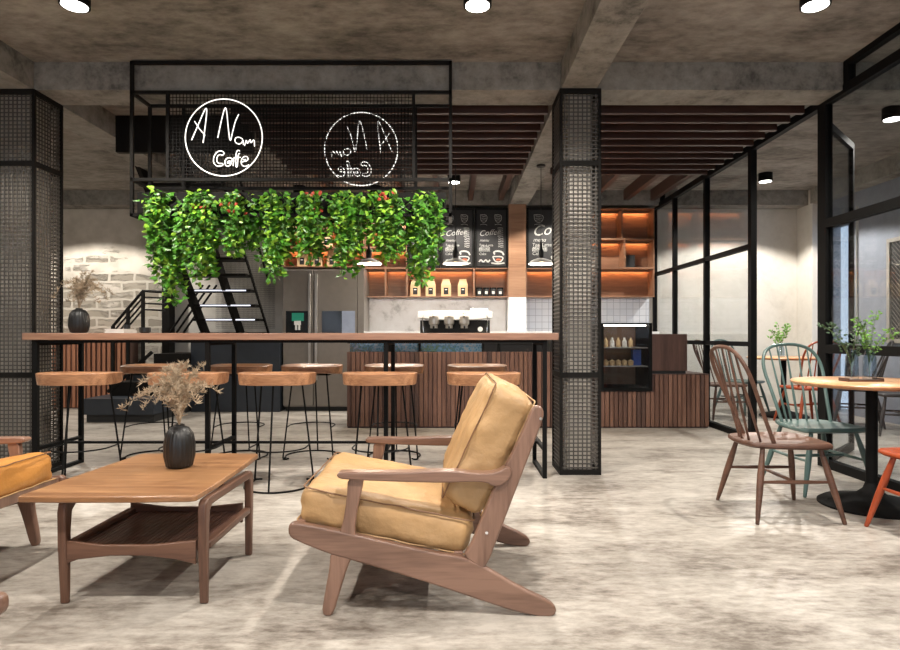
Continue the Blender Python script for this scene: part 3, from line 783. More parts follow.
for a in (a2,a3):
    for ch in [x for x in bpy.data.objects if x.parent == a and 'cushion' in x.name]:
        ch.data = ch.data.copy(); ch.data.materials[0] = M['leather2']

# ------------------------------------------------------------------ hoop back chairs
def make_hoop(mat, label, loc, rz, group='hoop back chairs in the main room'):
    t = thing('hoop_back_chair', label, 'chair', loc, rz, group)
    seat = chaikin([(-.25,-.12),(-.22,-.19),(-.02,-.235),(.18,-.245),(.225,-.22),(.240,0),(.225,.22),(.18,.245),(-.02,.235),(-.22,.19),(-.25,.12),(-.265,0)],2)
    n = len(seat); b = MB(); rings = [(.93,.425),(1,.438),(1,.450),(.965,.460),(.7,.453),(.35,.449)]
    vs = []
    for k, z in rings: vs += [(x*k, y*k, z) for x, y in seat]
    fs = [(i*n+j, i*n+(j+1)%n, (i+1)*n+(j+1)%n, (i+1)*n+j) for i in range(len(rings)-1) for j in range(n)]
    fs += [tuple(range(n-1,-1,-1)), tuple((len(rings)-1)*n+j for j in range(n))]
    b.add(vs, fs).build('seat', mat, t, smooth=50)
    legs = {}
    for (sx, sy) in ((-1,-1),(-1,1),(1,-1),(1,1)):
        a = Vector((sx*.17-.0, sy*.16, .432)); e_ = Vector((sx*.255, sy*.265, 0))
        legs[(sx,sy)] = (a, e_)
        pts = [a.lerp(e_, u) for u in (0,.12,.35,.55,.8,.985,1)]
        MB().tube(pts, [.013,.015,.020,.0195,.015,.0115,.009], 12).build('leg', mat, t)
    mids = []
    for sy in (-1,1):
        p0 = legs[(-1,sy)][0].lerp(legs[(-1,sy)][1], .46); p1 = legs[(1,sy)][0].lerp(legs[(1,sy)][1], .46)
        pts = [p0.lerp(p1, u) for u in (0,.2,.5,.8,1)]
        MB().tube(pts, [.008,.010,.0125,.010,.008], 10).build('stretcher', mat, t); mids.append(p0.lerp(p1,.5))
    MB().tube([mids[0].lerp(mids[1],u) for u in (0,.25,.5,.75,1)], [.008,.010,.0125,.010,.008], 10).build('stretcher', mat, t)
    # hoop
    H = 1.03; z0 = .452
    def xl(z): return -.115 - .235*((z-z0)/(H-z0))
    half = [(.188,0),(.200,.13),(.218,.27),(.234,.37),(.226,.46),(.184,.535),(.10,.570),(0,.578)]
    pts = [(xl(z0+z), -y, z0+z) for y, z in half] + [(xl(z0+z), y, z0+z) for y, z in reversed(half[:-1])]
    sm = chaikin(pts, 2, False)
    MB().tube(sm, .0125, 10).build('hoop', mat, t)
    for k in range(5):
        u = (k-2)/2; yb = u*.105; yt = u*.155
        # where the spindle meets the hoop
        best = min((p for p in sm if p[2] > z0+.3), key=lambda p: abs(p[1]-yt))
        top = Vector(best); bot = Vector((-.215+.055*u*u, yb*1.15, z0-.006))
        MB().tube([bot.lerp(top,v) for v in (0,.3,.6,1)], [.007,.0088,.0075,.0055], 8).build('spindle', mat, t)
    return t
cb_ = make_hoop(M['chairbrown'], 'dark brown hoop back wooden chair on the left of the round table', (2.03,3.80,0), 0)
make_hoop(M['chairteal'], 'teal painted hoop back chair behind the round table near the glass', (2.64,4.40,0), -R(86))
make_hoop(M['chairorange'], 'orange stained wooden chair cut off by the right edge', (2.65,3.25,0), PI/2)
# in the next room
make_hoop(M['chairbrown'], 'brown hoop back chair behind the glass, left of the far round table', (3.62,8.10,0), 0, 'hoop back chairs behind the glass')
make_hoop(M['chairteal'], 'teal hoop back chair behind the glass beside the far round table', (4.10,8.62,0), -R(62), 'hoop back chairs behind the glass')
make_hoop(M['chairorange'], 'orange hoop back chair behind the glass at the far round table', (4.44,7.62,0), R(95), 'hoop back chairs behind the glass')
make_hoop(M['chairdark'], 'dark grey hoop back chair behind the glass partly hidden by the flower vases', (4.96,7.45,0), R(150), 'hoop back chairs behind the glass')
make_hoop(M['chairdark'], 'dark grey hoop back chair behind the glass at the right edge', (4.98,6.78,0), R(160), 'hoop back chairs behind the glass')

# round tables
def round_table(loc, label):
    t = thing('round_table', label, 'table', loc, 0, 'round pedestal tables')
    MB().lathe([(.39,.770),(.445,.776),(.458,.786),(.460,.796),(.453,.803),(.001,.803)], n=96).build('top', M['roundtop'], t, smooth=50)
    MB().lathe([(.034,.03),(.034,.765)], n=24).lathe([(.15,.762),(.15,.770)], n=24).build('pole', M['black'], t)
    MB().lathe([(.305,0),(.305,.012),(.28,.028),(.20,.045),(.09,.075),(.05,.11),(.036,.15)], n=64).build('base', M['black'], t, smooth=50)
round_table((2.71,3.93,0), 'round oak topped pedestal table at the right before the glass partition')
round_table((4.50,8.25,0), 'round oak topped pedestal table in the room behind the glass')

def glassvase(loc, label, h=.20, r=.038):
    b = MB().lathe([(r,0),(r*1.05,.02),(r*.98,h*.7),(r*.72,h*.86),(r*.66,h*.93),(r*.80,h),(r*.74,h),(r*.60,h*.93),(r*.64,h*.86),(r*.88,h*.7),(r*.95,.02),(.001,.012)], n=32).build('glass_vase', M['vglass'], smooth=60)
    b.location = loc; return tag(b, label, 'glass vase', 'glass vases on round tables')
def sprig(loc, h, sp, mat, n, seed, label, L0=.03, lean=0):
    t = thing('leafy_sprig', label, 'plant', loc, 0, 'leafy sprigs in glass vases'); rnd = random.Random(seed)
    st = MB(); lf = MB()
    for i in range(n):
        a = rnd.uniform(0,2*PI); s = sp*rnd.uniform(.2,1); L = h*rnd.uniform(.6,1)
        e_ = (math.cos(a)*s+lean*L, math.sin(a)*s*.7, L*(1-.2*s/sp))
        pts = chaikin([(0,0,0),(e_[0]*.05,e_[1]*.05,L*.3),(e_[0]*.45,e_[1]*.45,L*.65),e_],2,False)
        st.tube(pts, .0015, 4)
        for p in pts[int(len(pts)*.5):]:
            for k in range(2):
                aa = rnd.uniform(0,2*PI)
                leaf(lf, Vector(p)+Vector((math.cos(aa),math.sin(aa),rnd.uniform(-.5,.5)))*rnd.uniform(.004,.022), (math.cos(aa),math.sin(aa)*.6,rnd.uniform(-.3,.9)), (rnd.uniform(-.5,.5),-1,rnd.uniform(0,.9)), L0*rnd.uniform(.6,1.1), L0*.62)
    st.build('stems', M['stem'], t, recalc=False); lf.build('leaves', mat, t, smooth=0, recalc=False)
TT = .803
tray = tag(MB().box(-.115,.115,-.05,.05,0,.012).box(-.115,-.105,-.05,.05,.012,.022).box(.105,.115,-.05,.05,.012,.022).build('tray', M['walnut'], bevel=.002), 'small wooden tray holding two glass vases on the round table', 'tray')
tray.location = (2.635,3.92,TT)
glassvase((2.575,3.92,TT+.012), 'clear glass vase holding dark leaves, left one on the wooden tray')
glassvase((2.69,3.92,TT+.012), 'clear glass vase holding bright green leaves, right one on the wooden tray')
sprig((2.575,3.92,TT+.03), .44, .17, M['sprigd'], 8, 5, 'sprig with dark narrow leaves in the left vase on the round table', .023, -.22)
sprig((2.69,3.92,TT+.03), .46, .17, M['sprigg'], 12, 6, 'sprig with bright green leaves in the right vase on the round table', .024, .05)
glassvase((4.47,8.25,TT), 'clear glass vase on the round table behind the glass', .16)
sprig((4.47,8.25,TT+.03), .46, .22, M['sprigg'], 9, 8, 'leafy green sprig in the vase on the table behind the glass', .04)

# ------------------------------------------------------------------ service counter
CY = 7.2
t = thing('service_counter', 'long service counter faced with vertical brown wood slats', 'counter', (0.9,CY,0))
cx0, cx1 = X(347,CY)-.9, X(601,CY)-.9; lx1 = X(709,CY)-.9
fx1 = X(653,CY)-.9
H1, HL = .90, Z(375,CY)
body = MB().box(cx0,cx1,.03,.75,0,H1).box(cx1,fx1,.03,.75,0,.44).box(fx1,lx1,.03,.75,0,HL)
body.build('carcass', M['boxwood'], t, smooth=0)
rnd = random.Random(4); x = cx0; 
while x < lx1-.01:
    w_ = .043; z1 = H1 if x < cx1-.02 else (.43 if x < fx1-.01 else HL)
    MB().box(x,min(x+w_,lx1),0,.03,.02,z1).build('slat', M['slat%d'%rnd.choice((1,1,2,2,3))], t, smooth=0); x += .0535
MB().box(cx0,fx1*0+cx1,.03,.75,1.0,1.04).build('worktop', M['blackmatt'], t, smooth=0)
MB().box(cx0+.02,X(483,CY)-.9,.10,.12,H1,1.0).build('glazed_band', M['mosaic'], t, smooth=0)
MB().box(cx0+.02,X(483,CY)-.9,.06,.066,H1,1.0).build('glass_panel', M['dglass'], t, smooth=0)
MB().box(X(483,CY)-.9,cx1-.05,.06,.12,H1,1.0).build('dark_band', M['blackmatt'], t, smooth=0)
for px in (388,418,482,498): a = X(px,CY)-.9; MB().box(a,a+.03,.035,.06,H1,1.0).build('upright', M['black'], t, smooth=0)
MB().box(fx1,lx1,0,.75,HL,HL+.012).build('low_top', M['boxwood'], t, smooth=0)

# glass fronted display fridge sunk into the counter
t = thing('display_fridge', 'black framed glass display fridge set into the slatted counter', 'display fridge', (X(626,CY),CY,.442))
hw = (fx1-cx1)/2-.004; hh = Z(323,CY)-.442; e = .035
MB().box(-hw,-hw+e,-.02,.6,0,hh).box(hw-e,hw,-.02,.6,0,hh).box(-hw+e,hw-e,-.02,.6,0,.035).box(-hw+e,hw-e,-.02,.6,hh-.02,hh).box(-hw+e,hw-e,.56,.6,.035,hh-.02).build('cabinet', M['black'], t, smooth=0)
MB().box(-hw+e,hw-e,-.012,-.006,.035,hh-.02).build('pane', M['dglass'], t, smooth=0)
for z in (.28,.50): MB().box(-hw+e,hw-e,.03,.55,z,z+.012).build('shelf', M['steel'], t, smooth=0)
MB().box(-hw+e,hw-e,.52,.56,.036,hh-.021).build('back_panel', M['pillar'], t, smooth=0)
MB().box(-hw+e+.02,hw-e-.02,.04,.06,hh-.035,hh-.022).build('light_strip', emit('white display light',(1,.90,.75),14), t, smooth=0)
fx = X(626,CY)
for k in range(5):
    o = tag(MB().lathe([(.028,0),(.028,.07),(.012,.095),(.012,.115)], n=14).build('bottle', M['paperwhite'] if k%2 else M['kraft']), 'small pale bottle on the upper shelf of the display fridge', 'bottle', 'bottles in the display fridge')
    o.location = (fx-.2+k*.075, CY+.15, .442+.513)
for k in range(5):
    o = tag(MB().lathe([(.03,0),(.034,.05),(.001,.075)], n=14).build('pastry', M['kraft']), 'small pale pastry on the lower shelf of the display fridge', 'pastry', 'pastries in the display fridge')
    o.location = (fx-.2+k*.075, CY+.15, .442+.293)
o = tag(MB().box(-.05,.05,-.04,.04,0,.19).build('packet', M['bluebox'], bevel=.004), 'blue packet standing on the lower shelf of the display fridge', 'packet')
o.location = (fx+.18, CY+.2, .442+.293)

# brown box on the low counter
t = thing('cash_register_box', 'dark brown wooden box on the low end of the counter', 'box', (X(670,CY),CY+.02,HL+.0125))
a = X(688,CY)-X(670,CY); hb_ = Z(334,CY)-HL-.0125
MB().box(-a,a,0,.40,.035,hb_).build('body', M['boxwood'], t, bevel=.004)
MB().box(-a+.015,a-.015,.015,.39,0,.035).build('plinth', M['blackmatt'], t, smooth=0)

# espresso machine
t = thing('espresso_machine', 'white and chrome three group espresso machine on the service counter', 'coffee machine', (X(455,7.55),7.55,1.04))
k = 7.4/F
W = 37*k
top_z = Z(311,7.4)-1.04
MB().prism(chaikin([(-W,top_z-.11),(-W,top_z-.02),(-W+.02,top_z),(W-.02,top_z),(W,top_z-.02),(W,top_z-.11)],1), -.25,.25,'xz').build('upper_body', M['white'], t, bevel=.008)
MB().box(-W+.02,W-.02,-.05,.24,.06,top_z-.11).build('back_body', M['blackmatt'], t, smooth=0)
MB().box(-W+.01,W-.01,-.27,.24,.03,.075).build('drip_tray', M['steel'], t, bevel=.004)
for x in (-W+.05,W-.05):
    for y in (-.2,.2): MB().lathe([(.02,0),(.015,.03)], c=(x,y,0), n=16).build('foot', M['chrome'], t)
for px in (434,449,464):
    x = (px-455)*k
    g = MB().lathe([(.050,top_z-.17),(.062,top_z-.155),(.062,top_z-.07)], c=(x,-.225,0), n=24)
    g.tube([(x,-.27,top_z-.03),(x,-.29,top_z-.06),(x,-.26,top_z-.1)],.02,12)
    g.lathe([(.045,top_z-.21),(.045,top_z-.17)], c=(x,-.225,0), n=24)
    h = g.build('group_head', M['steel'], t)
    MB().tube([(x,-.23,top_z-.185),(x,-.36,top_z-.20)], [.008,.013], 10).build('portafilter_handle', M['blackmatt'], h)
for s in (-1,1): MB().tube([(s*(W-.07),-.24,top_z-.05),(s*(W-.06),-.28,top_z-.12),(s*(W-.07),-.27,top_z-.26)], .006, 8).build('steam_wand', M['chrome'], t)
MB().box(.18,.40,-.2,.15,top_z,top_z+.035).build('cup_rail', M['chrome'], t, bevel=.004)
MB().lathe([(.03,0),(.03,.008)], n=20, c=(0,0,0)).build('gauge', M['white'], t, loc=(.3,-.255,.13)).rotation_euler = (PI/2,0,0)

# ------------------------------------------------------------------ back bar: worktop cabinet, splashback, shelving, fridge
BX0, BX1 = X(364,8.8), 3.0
t = thing('back_counter', 'white back counter along the tiled wall behind the espresso machine', 'counter', (0,9.08,0))
MB().box(BX0,BX1,-.28,.31,0,1.11).build('cabinet', M['bluecab'], t, smooth=0)
MB().box(BX0,BX1,-.30,.31,1.11,1.15).build('worktop', M['white'], t, bevel=.003)
SF = 9.08
def sp(px): return X(px,SF)
struct('trim_10', MB().box(sp(363),sp(508),9.385,9.40,1.15,1.66), M['marble'], smooth=0)
struct('trim_11', MB().box(sp(526.5),3.05,9.385,9.40,1.15,1.66), M['tile'], smooth=0)
struct('trim_12', MB().box(sp(508.6),sp(526),9.05,9.385,1.151,1.66), M['white'], smooth=0)
def shelf_unit(name, x0, x1, z0, z1, cells, label):
    """cells: list of (x0,x1,z0,z1) openings"""
    t = thing(name, label, 'shelf', ((x0+x1)/2,9.24,z0)); cx = (x0+x1)/2; e = .012
    g = MB()
    g.box(x0-cx,x1-cx,.13,.145,0,z1-z0)
    g.build('back_board', M['shelf'], t, smooth=0)
    xs = sorted({c[0] for c in cells}|{c[1] for c in cells}); 
    for c in cells:
        b = MB(); a0, a1, b0, b1 = c[0]-cx, c[1]-cx, c[2]-z0, c[3]-z0
        b.box(a0,a0+e,-.16,.13,b0,b1).box(a1-e,a1,-.16,.13,b0,b1).box(a0+e,a1-e,-.16,.13,b0,b0+e).box(a0+e,a1-e,-.16,.13,b1-e,b1)
        o = b.build('cubby', M['shelf'], t, smooth=0)
        MB().box(a0+e,a1-e,.055,.062,b1-e-.026,b1-e).build('lip', M['shelf'], o, smooth=0)
        MB().box(a0+.03,a1-.03,.068,.074,b1-e-.016,b1-e-.001).build('led_strip', M['led'], o, smooth=0)
    return t
def zs(py): return Z(py,SF)
r1, r2, r3, r4 = zs(297), zs(268), zs(247.5), zs(208)
# above fridge + cubbies
shelf_unit('wall_shelf', sp(283), sp(364), zs(267), r4, [(sp(283),sp(364),zs(267),r3),(sp(283),sp(364),r3,zs(228)),(sp(283),sp(364),zs(228),r4)], 'open wooden wall shelf above the fridge holding kraft bags')
shelf_unit('wall_shelf', sp(364.3), sp(406.8), r1, r4, [(sp(364.3),sp(385.5),r1,r2),(sp(385.5),sp(406.8),r1,r2),(sp(364.3),sp(385.5),r2,r3),(sp(385.5),sp(406.8),r2,r3),(sp(364.3),sp(385.5),r3,zs(228)),(sp(385.5),sp(406.8),r3,zs(228)),(sp(364.3),sp(385.5),zs(228),r4),(sp(385.5),sp(406.8),zs(228),r4)], 'lit wooden cubby shelf right of the fridge behind the ivy')
shelf_unit('wall_shelf', sp(407), sp(508.4), r1, r2, [(sp(407),sp(474),r1,r2),(sp(474),sp(508.4),r1,r2)], 'lit long wooden shelf under the chalkboards holding kraft bags and jars')
shelf_unit('wall_shelf', sp(526.3), 1.80, r1, r2, [(sp(526.3),1.80,r1,r2)], 'lit wooden shelf under the chalkboard right of the wooden pillar')
xr0, xr1 = 1.81, sp(654.5)
shelf_unit('wall_shelf', xr0, xr1, r1, r4, [(xr0,sp(622.5),zs(239),r4),(sp(622.5),xr1,zs(239),r4),(xr0,sp(625),r2,zs(239)),(sp(625),xr1,r2,zs(239)),(xr0,xr1,r1,r2)], 'lit orange wooden shelf beside the glass partition above the display fridge')
for (a, b2, z, h, lab) in ((613,623,0,0,''),):
    o = tag(MB().box(-.08,.08,-.05,.05,0,.19).build('canister', M['blackmatt'], bevel=.006), 'dark canister in the middle row of the shelf by the glass partition', 'canister'); o.location = (sp(631),9.2,r2+.013)

# bags
def bag(loc, label, group):
    t = thing('coffee_bag', label, 'coffee bag', loc, 0, group)
    b = MB(); w_, d_ = .075, .045
    vs = [(-w_,-d_,0),(w_,-d_,0),(w_,d_,0),(-w_,d_,0),(-w_,-d_,.17),(w_,-d_,.17),(w_,d_,.17),(-w_,d_,.17),(-w_*.72,-.008,.235),(w_*.72,-.008,.235),(w_*.72,.008,.235),(-w_*.72,.008,.235),(-w_*.72,-.008,.26),(w_*.72,-.008,.26),(w_*.72,.008,.26),(-w_*.72,.008,.26)]
    fs = [(0,3,2,1),(12,13,14,15)]
    for k in (0,4,8): fs += [(k+i,k+(i+1)%4,k+4+(i+1)%4,k+4+i) for i in range(4)]
    b.add(vs,fs).build('paper_bag', M['kraft'], t, smooth=0, bevel=.004)
    MB().box(-.034,.034,-d_-.0015,-d_+.001,.03,.13).build('label_patch', M['blackmatt'], t, smooth=0)
    MB().box(-.018,.018,-d_-.0025,-d_-.001,.095,.108).build('label_print', M['paperwhite'], t, smooth=0)
for px, w_ in ((415,'leftmost'),(430.5,'second from the left'),(446,'third from the left'),(463,'rightmost')):
    bag((sp(px),9.18,r1+.0125), 'kraft coffee bag with black label under the chalkboards, %s of the four' % w_, 'kraft bags under the chalkboards')
for px, w_ in ((301,'leftmost'),(316,'middle one'),(331,'rightmost')):
    bag((sp(px),9.18,zs(267)+.0125), 'kraft coffee bag on the shelf directly above the fridge, %s' % w_, 'kraft bags above the fridge')
for px, w_ in ((306,'left'),(326,'right')):
    bag((sp(px),9.18,r3+.0125), 'kraft coffee bag on the second shelf above the fridge, %s one' % w_, 'kraft bags on the second shelf')
for px, w_ in ((479.5,'leftmost'),(486.5,'second from the left'),(493.5,'third from the left'),(500.5,'rightmost')):
    t = thing('storage_jar', 'small black jar with white label under the chalkboards, %s' % w_, 'jar', (sp(px),9.16,r1+.0125), 0, 'black jars under the chalkboards')
    MB().lathe([(.048,0),(.05,.01),(.05,.10),(.044,.11)], n=24).build('jar', M['blackmatt'], t)
    MB().lathe([(.049,.111),(.049,.132)], n=24).build('lid', M['black'], t)
    MB().box(-.02,.02,-.052,-.048,.035,.075).build('label_patch', M['paperwhite'], t, smooth=0)

# chalkboards
def text(b, s, x, z, size, shear=.25, slant=0):
    cu = bpy.data.curves.new('tmp','FONT'); cu.body = s; cu.size = size; cu.shear = shear; cu.extrude = .0; cu.offset = 0; cu.resolution_u = 3
    o = bpy.data.objects.new('tmp', cu); C.objects.link(o)
    dg = bpy.context.evaluated_depsgraph_get(); me = bpy.data.meshes.new_from_object(o.evaluated_get(dg))
    b.add([(x+v.co.x, -.0005, z+v.co.y+slant*v.co.x) for v in me.vertices], [tuple(p.vertices) for p in me.polygons])
    bpy.data.objects.remove(o); bpy.data.meshes.remove(me); bpy.data.curves.remove(cu)
def ribbon(b, pts, w_):
    pts = chaikin(pts,2,False); vs = []
    for i, p in enumerate(pts):
        a = Vector(pts[max(0,i-1)]); c = Vector(pts[min(len(pts)-1,i+1)]); d = (c-a).normalized(); n = Vector((-d.y,d.x))
        vs += [(p[0]+n.x*w_,-.0005,p[1]+n.y*w_),(p[0]-n.x*w_,-.0005,p[1]-n.y*w_)]
    b.add(vs, [(2*i,2*i+1,2*i+3,2*i+2) for i in range(len(pts)-1)])
def board(x0, x1, label, seed, big):
    t = thing('chalkboard', label, 'chalkboard', ((x0+x1)/2,9.09,r2+.002)); hw = (x1-x0)/2-.004; H = 3.0-r2-.01; e = .03
    MB().box(-hw+e,hw-e,.0,.02,e,H-e).build('panel', M['board'], t, smooth=0)
    MB().box(-hw,-hw+e,-.012,.02,0,H).box(hw-e,hw,-.012,.02,0,H).box(-hw+e,hw-e,-.012,.02,0,e).box(-hw+e,hw-e,-.012,.02,H-e,H).build('frame', M['black2'], t, smooth=0)
    rnd = random.Random(seed); b = MB(); c2 = MB(); s = hw/.24
    # cup or bottle sketches on top, script word, price lines, a drawn cup at the foot
    for cxx in (-.11*s,.10*s):
        r = .05*s
        ribbon(b, [(cxx-r,H-.10),(cxx-r*.9,H-.19),(cxx,H-.22),(cxx+r*.9,H-.19),(cxx+r,H-.10),(cxx-r,H-.10)], .0035)
        for k in range(4): y = H-.11-k*.025; ribbon(b, [(cxx-r*.7,y),(cxx+rnd.uniform(-.01,.01),y+.012),(cxx+r*.7,y)], .003)
        ribbon(b, [(cxx-r,H-.25),(cxx,H-.235),(cxx+r,H-.255)], .003)
    text(b, 'Coffee', -.18*s, H-.42, .115*s if not big else .16*s, .3, .1)
    text(b, 'menu', -.17*s, H-.50, .06*s)
    for k in range(5):
        y = H-.30-k*.03
        if not big: ribbon(b, [(.09*s,y),(.12*s,y+.005),(.17*s,y)], .004)
    text(b, 'Tea  Latte', -.18*s, H-.57, .05*s, .1)
    text(b, 'Mocha', -.18*s, H-.63, .055*s, .1)
    text(b, 'Cake', -.18*s, H-.70, .05*s, .1)
    for k in range(6):
        y = H-.33-k*.026
        ribbon(b, [(.10*s,y-.12),(.12*s,y-.112),(.14*s,y-.125),(.175*s,y-.118)], .0035)
        ribbon(b, [(-.18*s,.25+k*.008),(-.1*s,.252+k*.02),(-.02*s,.25+k*.01)], .0028)
    # cup
    ribbon(b, [(.02*s,.17),(.05*s,.10),(.10*s,.085),(.15*s,.10),(.18*s,.17),(.02*s,.17)], .009)
    ribbon(b, [(.0*s,.075),(.10*s,.06),(.19*s,.075)], .010)
    ribbon(b, [(.05*s,.20),(.03*s,.235),(.08*s,.255),(.16*s,.24),(.18*s,.19)], .012)
    ribbon(c2, [(.07*s,.12),(.10*s,.13),(.14*s,.12)], .012)
    ribbon(b, [(-.18*s,.09),(-.15*s,.13),(-.12*s,.08),(-.08*s,.13),(-.05*s,.08),(-.02*s,.12)], .010)
    for k in range(2): ribbon(b, [(-.18*s,.06-.0*k),(-.02*s,.062)], .006)
    b.build('chalk_writing', M['chalk'], t, smooth=0, recalc=False); c2.build('red_chalk_mark', M['chalkr'], t, smooth=0, recalc=False)
board(sp(407.5), sp(440.5), 'chalkboard menu with white lettering, mostly hidden behind the ivy', 1, False)
board(sp(440.8), sp(474.3), 'chalkboard menu with white lettering behind the pendant lamp, right of the ivy', 2, False)
board(sp(474.6), sp(508.2), 'chalkboard menu with a red mark drawing directly left of the wooden pillar', 3, False)
board(sp(526.4), 1.80, 'chalkboard with large Coffee lettering right of the wooden pillar', 4, True)

# fridge
FY = 8.8
t = thing('refrigerator', 'tall two door grey beige fridge with long steel handles', 'fridge', (X(320,FY),FY,0))
x0, x1 = X(283,FY)-X(320,FY), X(357,FY)-X(320,FY); H = Z(270,FY); xm = X(313.5,FY)-X(320,FY)
MB().box(x0,x1,.04,.58,.06,H).build('carcass', M['fridge'], t, smooth=0)
MB().box(x0+.02,x1-.02,.06,.56,0,.06).build('plinth', M['blackmatt'], t, smooth=0)
dl = MB().box(x0,xm-.008,0,.038,.08,H).build('door', M['fridge'], t, bevel=.004)
dr_ = MB().box(xm+.008,x1,0,.038,.08,H).build('door', M['fridge'], t, bevel=.004)
def fx_(px): return X(px,FY)-X(320,FY)
for d_, px in ((dl,310.3),(dr_,316.8)):
    a = fx_(px); MB().box(a-.018,a+.018,-.06,-.03,.45,Z(274,FY)).box(a-.01,a+.01,-.03,0,.5,.54).box(a-.01,a+.01,-.03,0,1.85,1.89).build('handle', M['steel'], d_, bevel=.004)
p = MB().box(fx_(286),fx_(308),-.006,0,Z(339,FY),Z(311,FY)).build('dispenser', M['bglass'], dl, smooth=0)
MB().box(fx_(322),fx_(342),-.006,0,Z(339,FY),Z(311,FY)).build('glass_panel', M['bglass'], dr_, smooth=0)
MB().box(fx_(342),fx_(355),-.006,0,Z(339,FY),Z(311,FY)).build('pale_panel', M['cglass'], dr_, smooth=0)
MB().box(fx_(292),fx_(304),-.009,-.0065,Z(321,FY),Z(313,FY)).build('display_screen', M['green'], t, smooth=0)
MB().box(fx_(295),fx_(301),-.05,-.007,Z(325,FY),Z(321,FY)).box(fx_(296),fx_(297.5),-.05,-.007,Z(330,FY),Z(325,FY)).box(fx_(299),fx_(300.5),-.05,-.007,Z(330,FY),Z(325,FY)).build('dispenser_spout', M['white'], t, smooth=0)
# housing panel right of the fridge
o = MB().box(0,.09,0,.59,0,Z(268,FY)).build('fridge_side_panel', M['fridge'], smooth=0)
o.location = (X(357.6,FY),FY,0); tag(o, 'tall narrow grey panel standing between the fridge and the back counter', 'panel')

# pendants
def pendant(px, lab, ztop):
    Y = 6.965; zb_ = Z(264,Y); D = ztop-zb_
    p = thing('pendant_lamp', lab, 'pendant lamp', (X(px,Y),Y,zb_), 0, 'pendant lamps over the counter')
    MB().lathe([(.145,0),(.142,.012),(.11,.038),(.055,.058),(.028,.066),(.022,.066),(.05,.054),(.105,.032),(.137,.004)], n=40, cap=False).build('shade', M['paperwhite'], p, smooth=50)
    MB().lathe([(.026,.064),(.031,.09),(.031,.14),(.015,.18),(.011,.25),(.002,.255)], n=24).build('socket', M['blackmatt'], p)
    MB().tube([(0,0,.25),(0,0,D-.02)], .004, 6).build('cord', M['blackmatt'], p)
    MB().lathe([(.001,.005),(.03,.02),(.034,.04),(.02,.063)], n=20, cap=False).build('bulb', M['bulb'], p)
    MB().lathe([(.05,D-.02),(.05,D-.001)], n=24).build('ceiling_rose', M['blackmatt'], p)
    l = bpy.data.lights.new('pendant bulb', 'POINT'); l.energy = 26; l.color = (1,.87,.70); l.shadow_soft_size = .03
    lo = bpy.data.objects.new('pendant bulb', l); C.objects.link(lo); lo.location = (X(px,Y),Y,zb_-.015)
pendant(369, 'pendant lamp partly hidden behind the trailing ivy', SL)
pendant(455.6, 'black and white pendant lamp hanging before the middle chalkboard', SL)
pendant(541, 'black and white pendant lamp hanging just left of the right column', BB)

# ------------------------------------------------------------------ stairs at the back left
t = thing('steel_staircase', 'black steel staircase with light edged treads rising behind the ivy', 'staircase', (-3.15,8.0,0))
def S(x, y, z): return (x+3.15, y-8.0, z)
for x in (-3.62,-3.10): MB().beam(S(x,9.1,1.02), S(x,7.04,3.16), .05,.17, up=(0,1,1)).build('stringer', M['black2'], t, smooth=0)
for k in range(10):
    z = 1.14+k*.195; y = 9.02-k*.19
    o = MB().box(S(-3.68,0,0)[0],S(-2.74,0,0)[0],y-8.0-.12,y-8.0+.12,z-.035,z).build('tread', M['black2'], t, smooth=0)
    if k in (1,2,3): MB().box(S(-3.50,0,0)[0],S(-2.80,0,0)[0],y-8.0-.126,y-8.0-.120,z-.026,z-.008).build('light_strip', M['nose'], o, smooth=0)
MB().beam(S(-2.72,9.1,1.12), S(-2.72,7.0,3.20), .022,.04, up=(0,1,1)).build('handrail', M['black2'], t, smooth=0)
MB().beam(S(-2.72,9.1,1.9), S(-2.72,7.75,3.22), .022,.04, up=(0,1,1)).build('handrail', M['black2'], t, smooth=0)
g = MB()
for i in range(46): 
    x = -3.6+i*.02
    g.box(S(x,0,0)[0]-.0015,S(x,0,0)[0]+.0015,1.345,1.349,1.2,2.9)
for i in range(60): g.box(S(-3.6,0,0)[0],S(-2.7,0,0)[0],1.343,1.347,1.2+i*.029,1.203+i*.029)
g.build('mesh_guard', M['mesh'], t, smooth=0)
pl = MB().box(S(-3.72,0,0)[0],S(-2.45,0,0)[0],.72,1.39,0,1.02).build('plinth_cabinet', M['bluecab'], t, smooth=0)
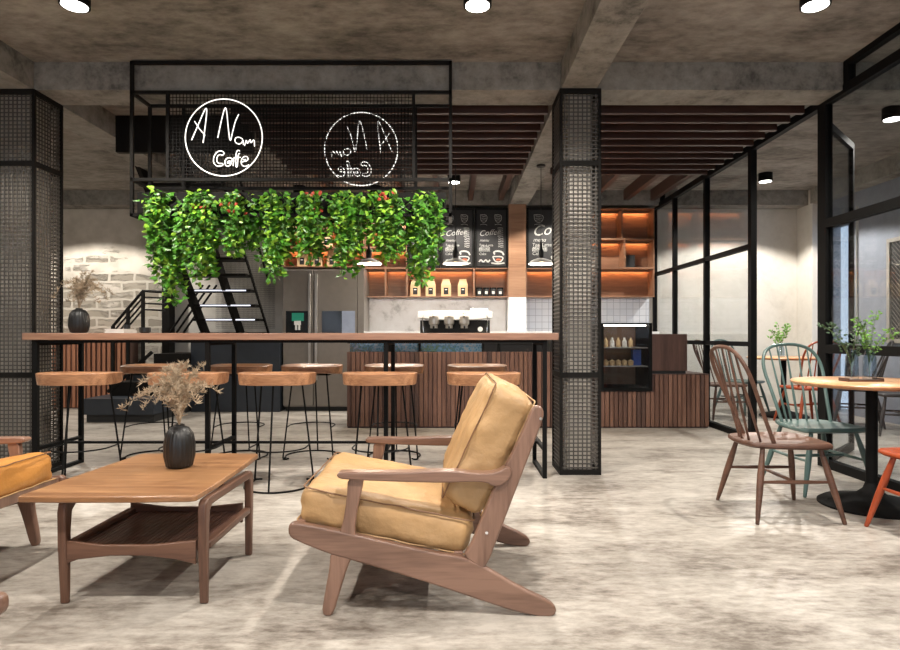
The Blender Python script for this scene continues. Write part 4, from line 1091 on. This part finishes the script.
# low platform and lower flight
t2 = thing('stair_platform', 'low black stepped platform with slanted railing at the foot of the stairs', 'stair platform', (-4.0,8.2,0))
MB().box(-.62,.27,-.55,1.0,.10,.30).build('lower_step', M['bluecab'], t2, smooth=0)
MB().box(-.60,.25,-.50,1.0,0,.10).build('base', M['blackmatt'], t2, smooth=0)
for k in range(3):
    MB().box(-.45+.28*k*.6,.27,-.2+.22*k,1.0,.30+.18*k,.48+.18*k).build('step', M['bluecab' if k%2 else 'black2'], t2, smooth=0)
def yy(px, py, Y): return (X(px,Y)+4.0, Y-8.2, Z(py,Y))
for dz in (0,.09,.18,.27):
    a = yy(113,326,8.9); b3 = yy(143,291,8.9); c = yy(165,292,8.9)
    MB().tube([(a[0],a[1],a[2]-dz),(b3[0],b3[1],b3[2]-dz),(c[0],c[1],c[2]-dz)], .022 if dz==0 else .014, 8).build('rail', M['black2'], t2)
for px, z1 in ((113,326),(143,291),(128,308)):
    a = yy(px,z1,8.9); MB().box(a[0]-.02,a[0]+.02,a[1]-.02,a[1]+.02,.10,a[2]).build('rail_post', M['black2'], t2, smooth=0)
a = yy(152,352,8.0); b3 = yy(108,392,8.0)
MB().beam(a,b3,.03,.04).build('stringer', M['black2'], t2, smooth=0)
a = yy(203,285,8.9); b3 = yy(168,335,8.9)
for dx in (0,.1,.2): MB().tube([(a[0]+dx,a[1],a[2]),(b3[0]+dx,b3[1],b3[2])], .016, 8).build('rail', M['black2'], t2)

# slatted wood cabinet by the brick wall
t = thing('slatted_cabinet', 'low cabinet with warm brown vertical slats before the brick wall', 'cabinet', (X(93,9.1),9.1,0))
x0, x1 = X(52,9.1)-X(93,9.1), X(128,9.1)-X(93,9.1)
MB().box(x0,x1,.03,.29,0,1.06).build('carcass', M['boxwood'], t, smooth=0)
x = x0
while x < x1-.03: MB().box(x,x+.045,0,.03,.02,1.04).build('slat', M['doorslat'], t, smooth=0); x += .075
MB().box(x0-.01,x1+.01,-.01,.29,1.06,1.08).build('top', M['doorslat'], t, smooth=0)

# ------------------------------------------------------------------ light and world
w = bpy.data.worlds.new('world'); bpy.context.scene.world = w; w.use_nodes = True
bg = w.node_tree.nodes['Background']; bg.inputs[0].default_value = (.74,.84,1,1); bg.inputs[1].default_value = 1.7
sc = bpy.context.scene
sc.view_settings.view_transform = 'Standard'; sc.view_settings.look = 'None'; sc.view_settings.gamma = 1; sc.view_settings.use_curve_mapping = False
sc.view_settings.exposure = 0.36
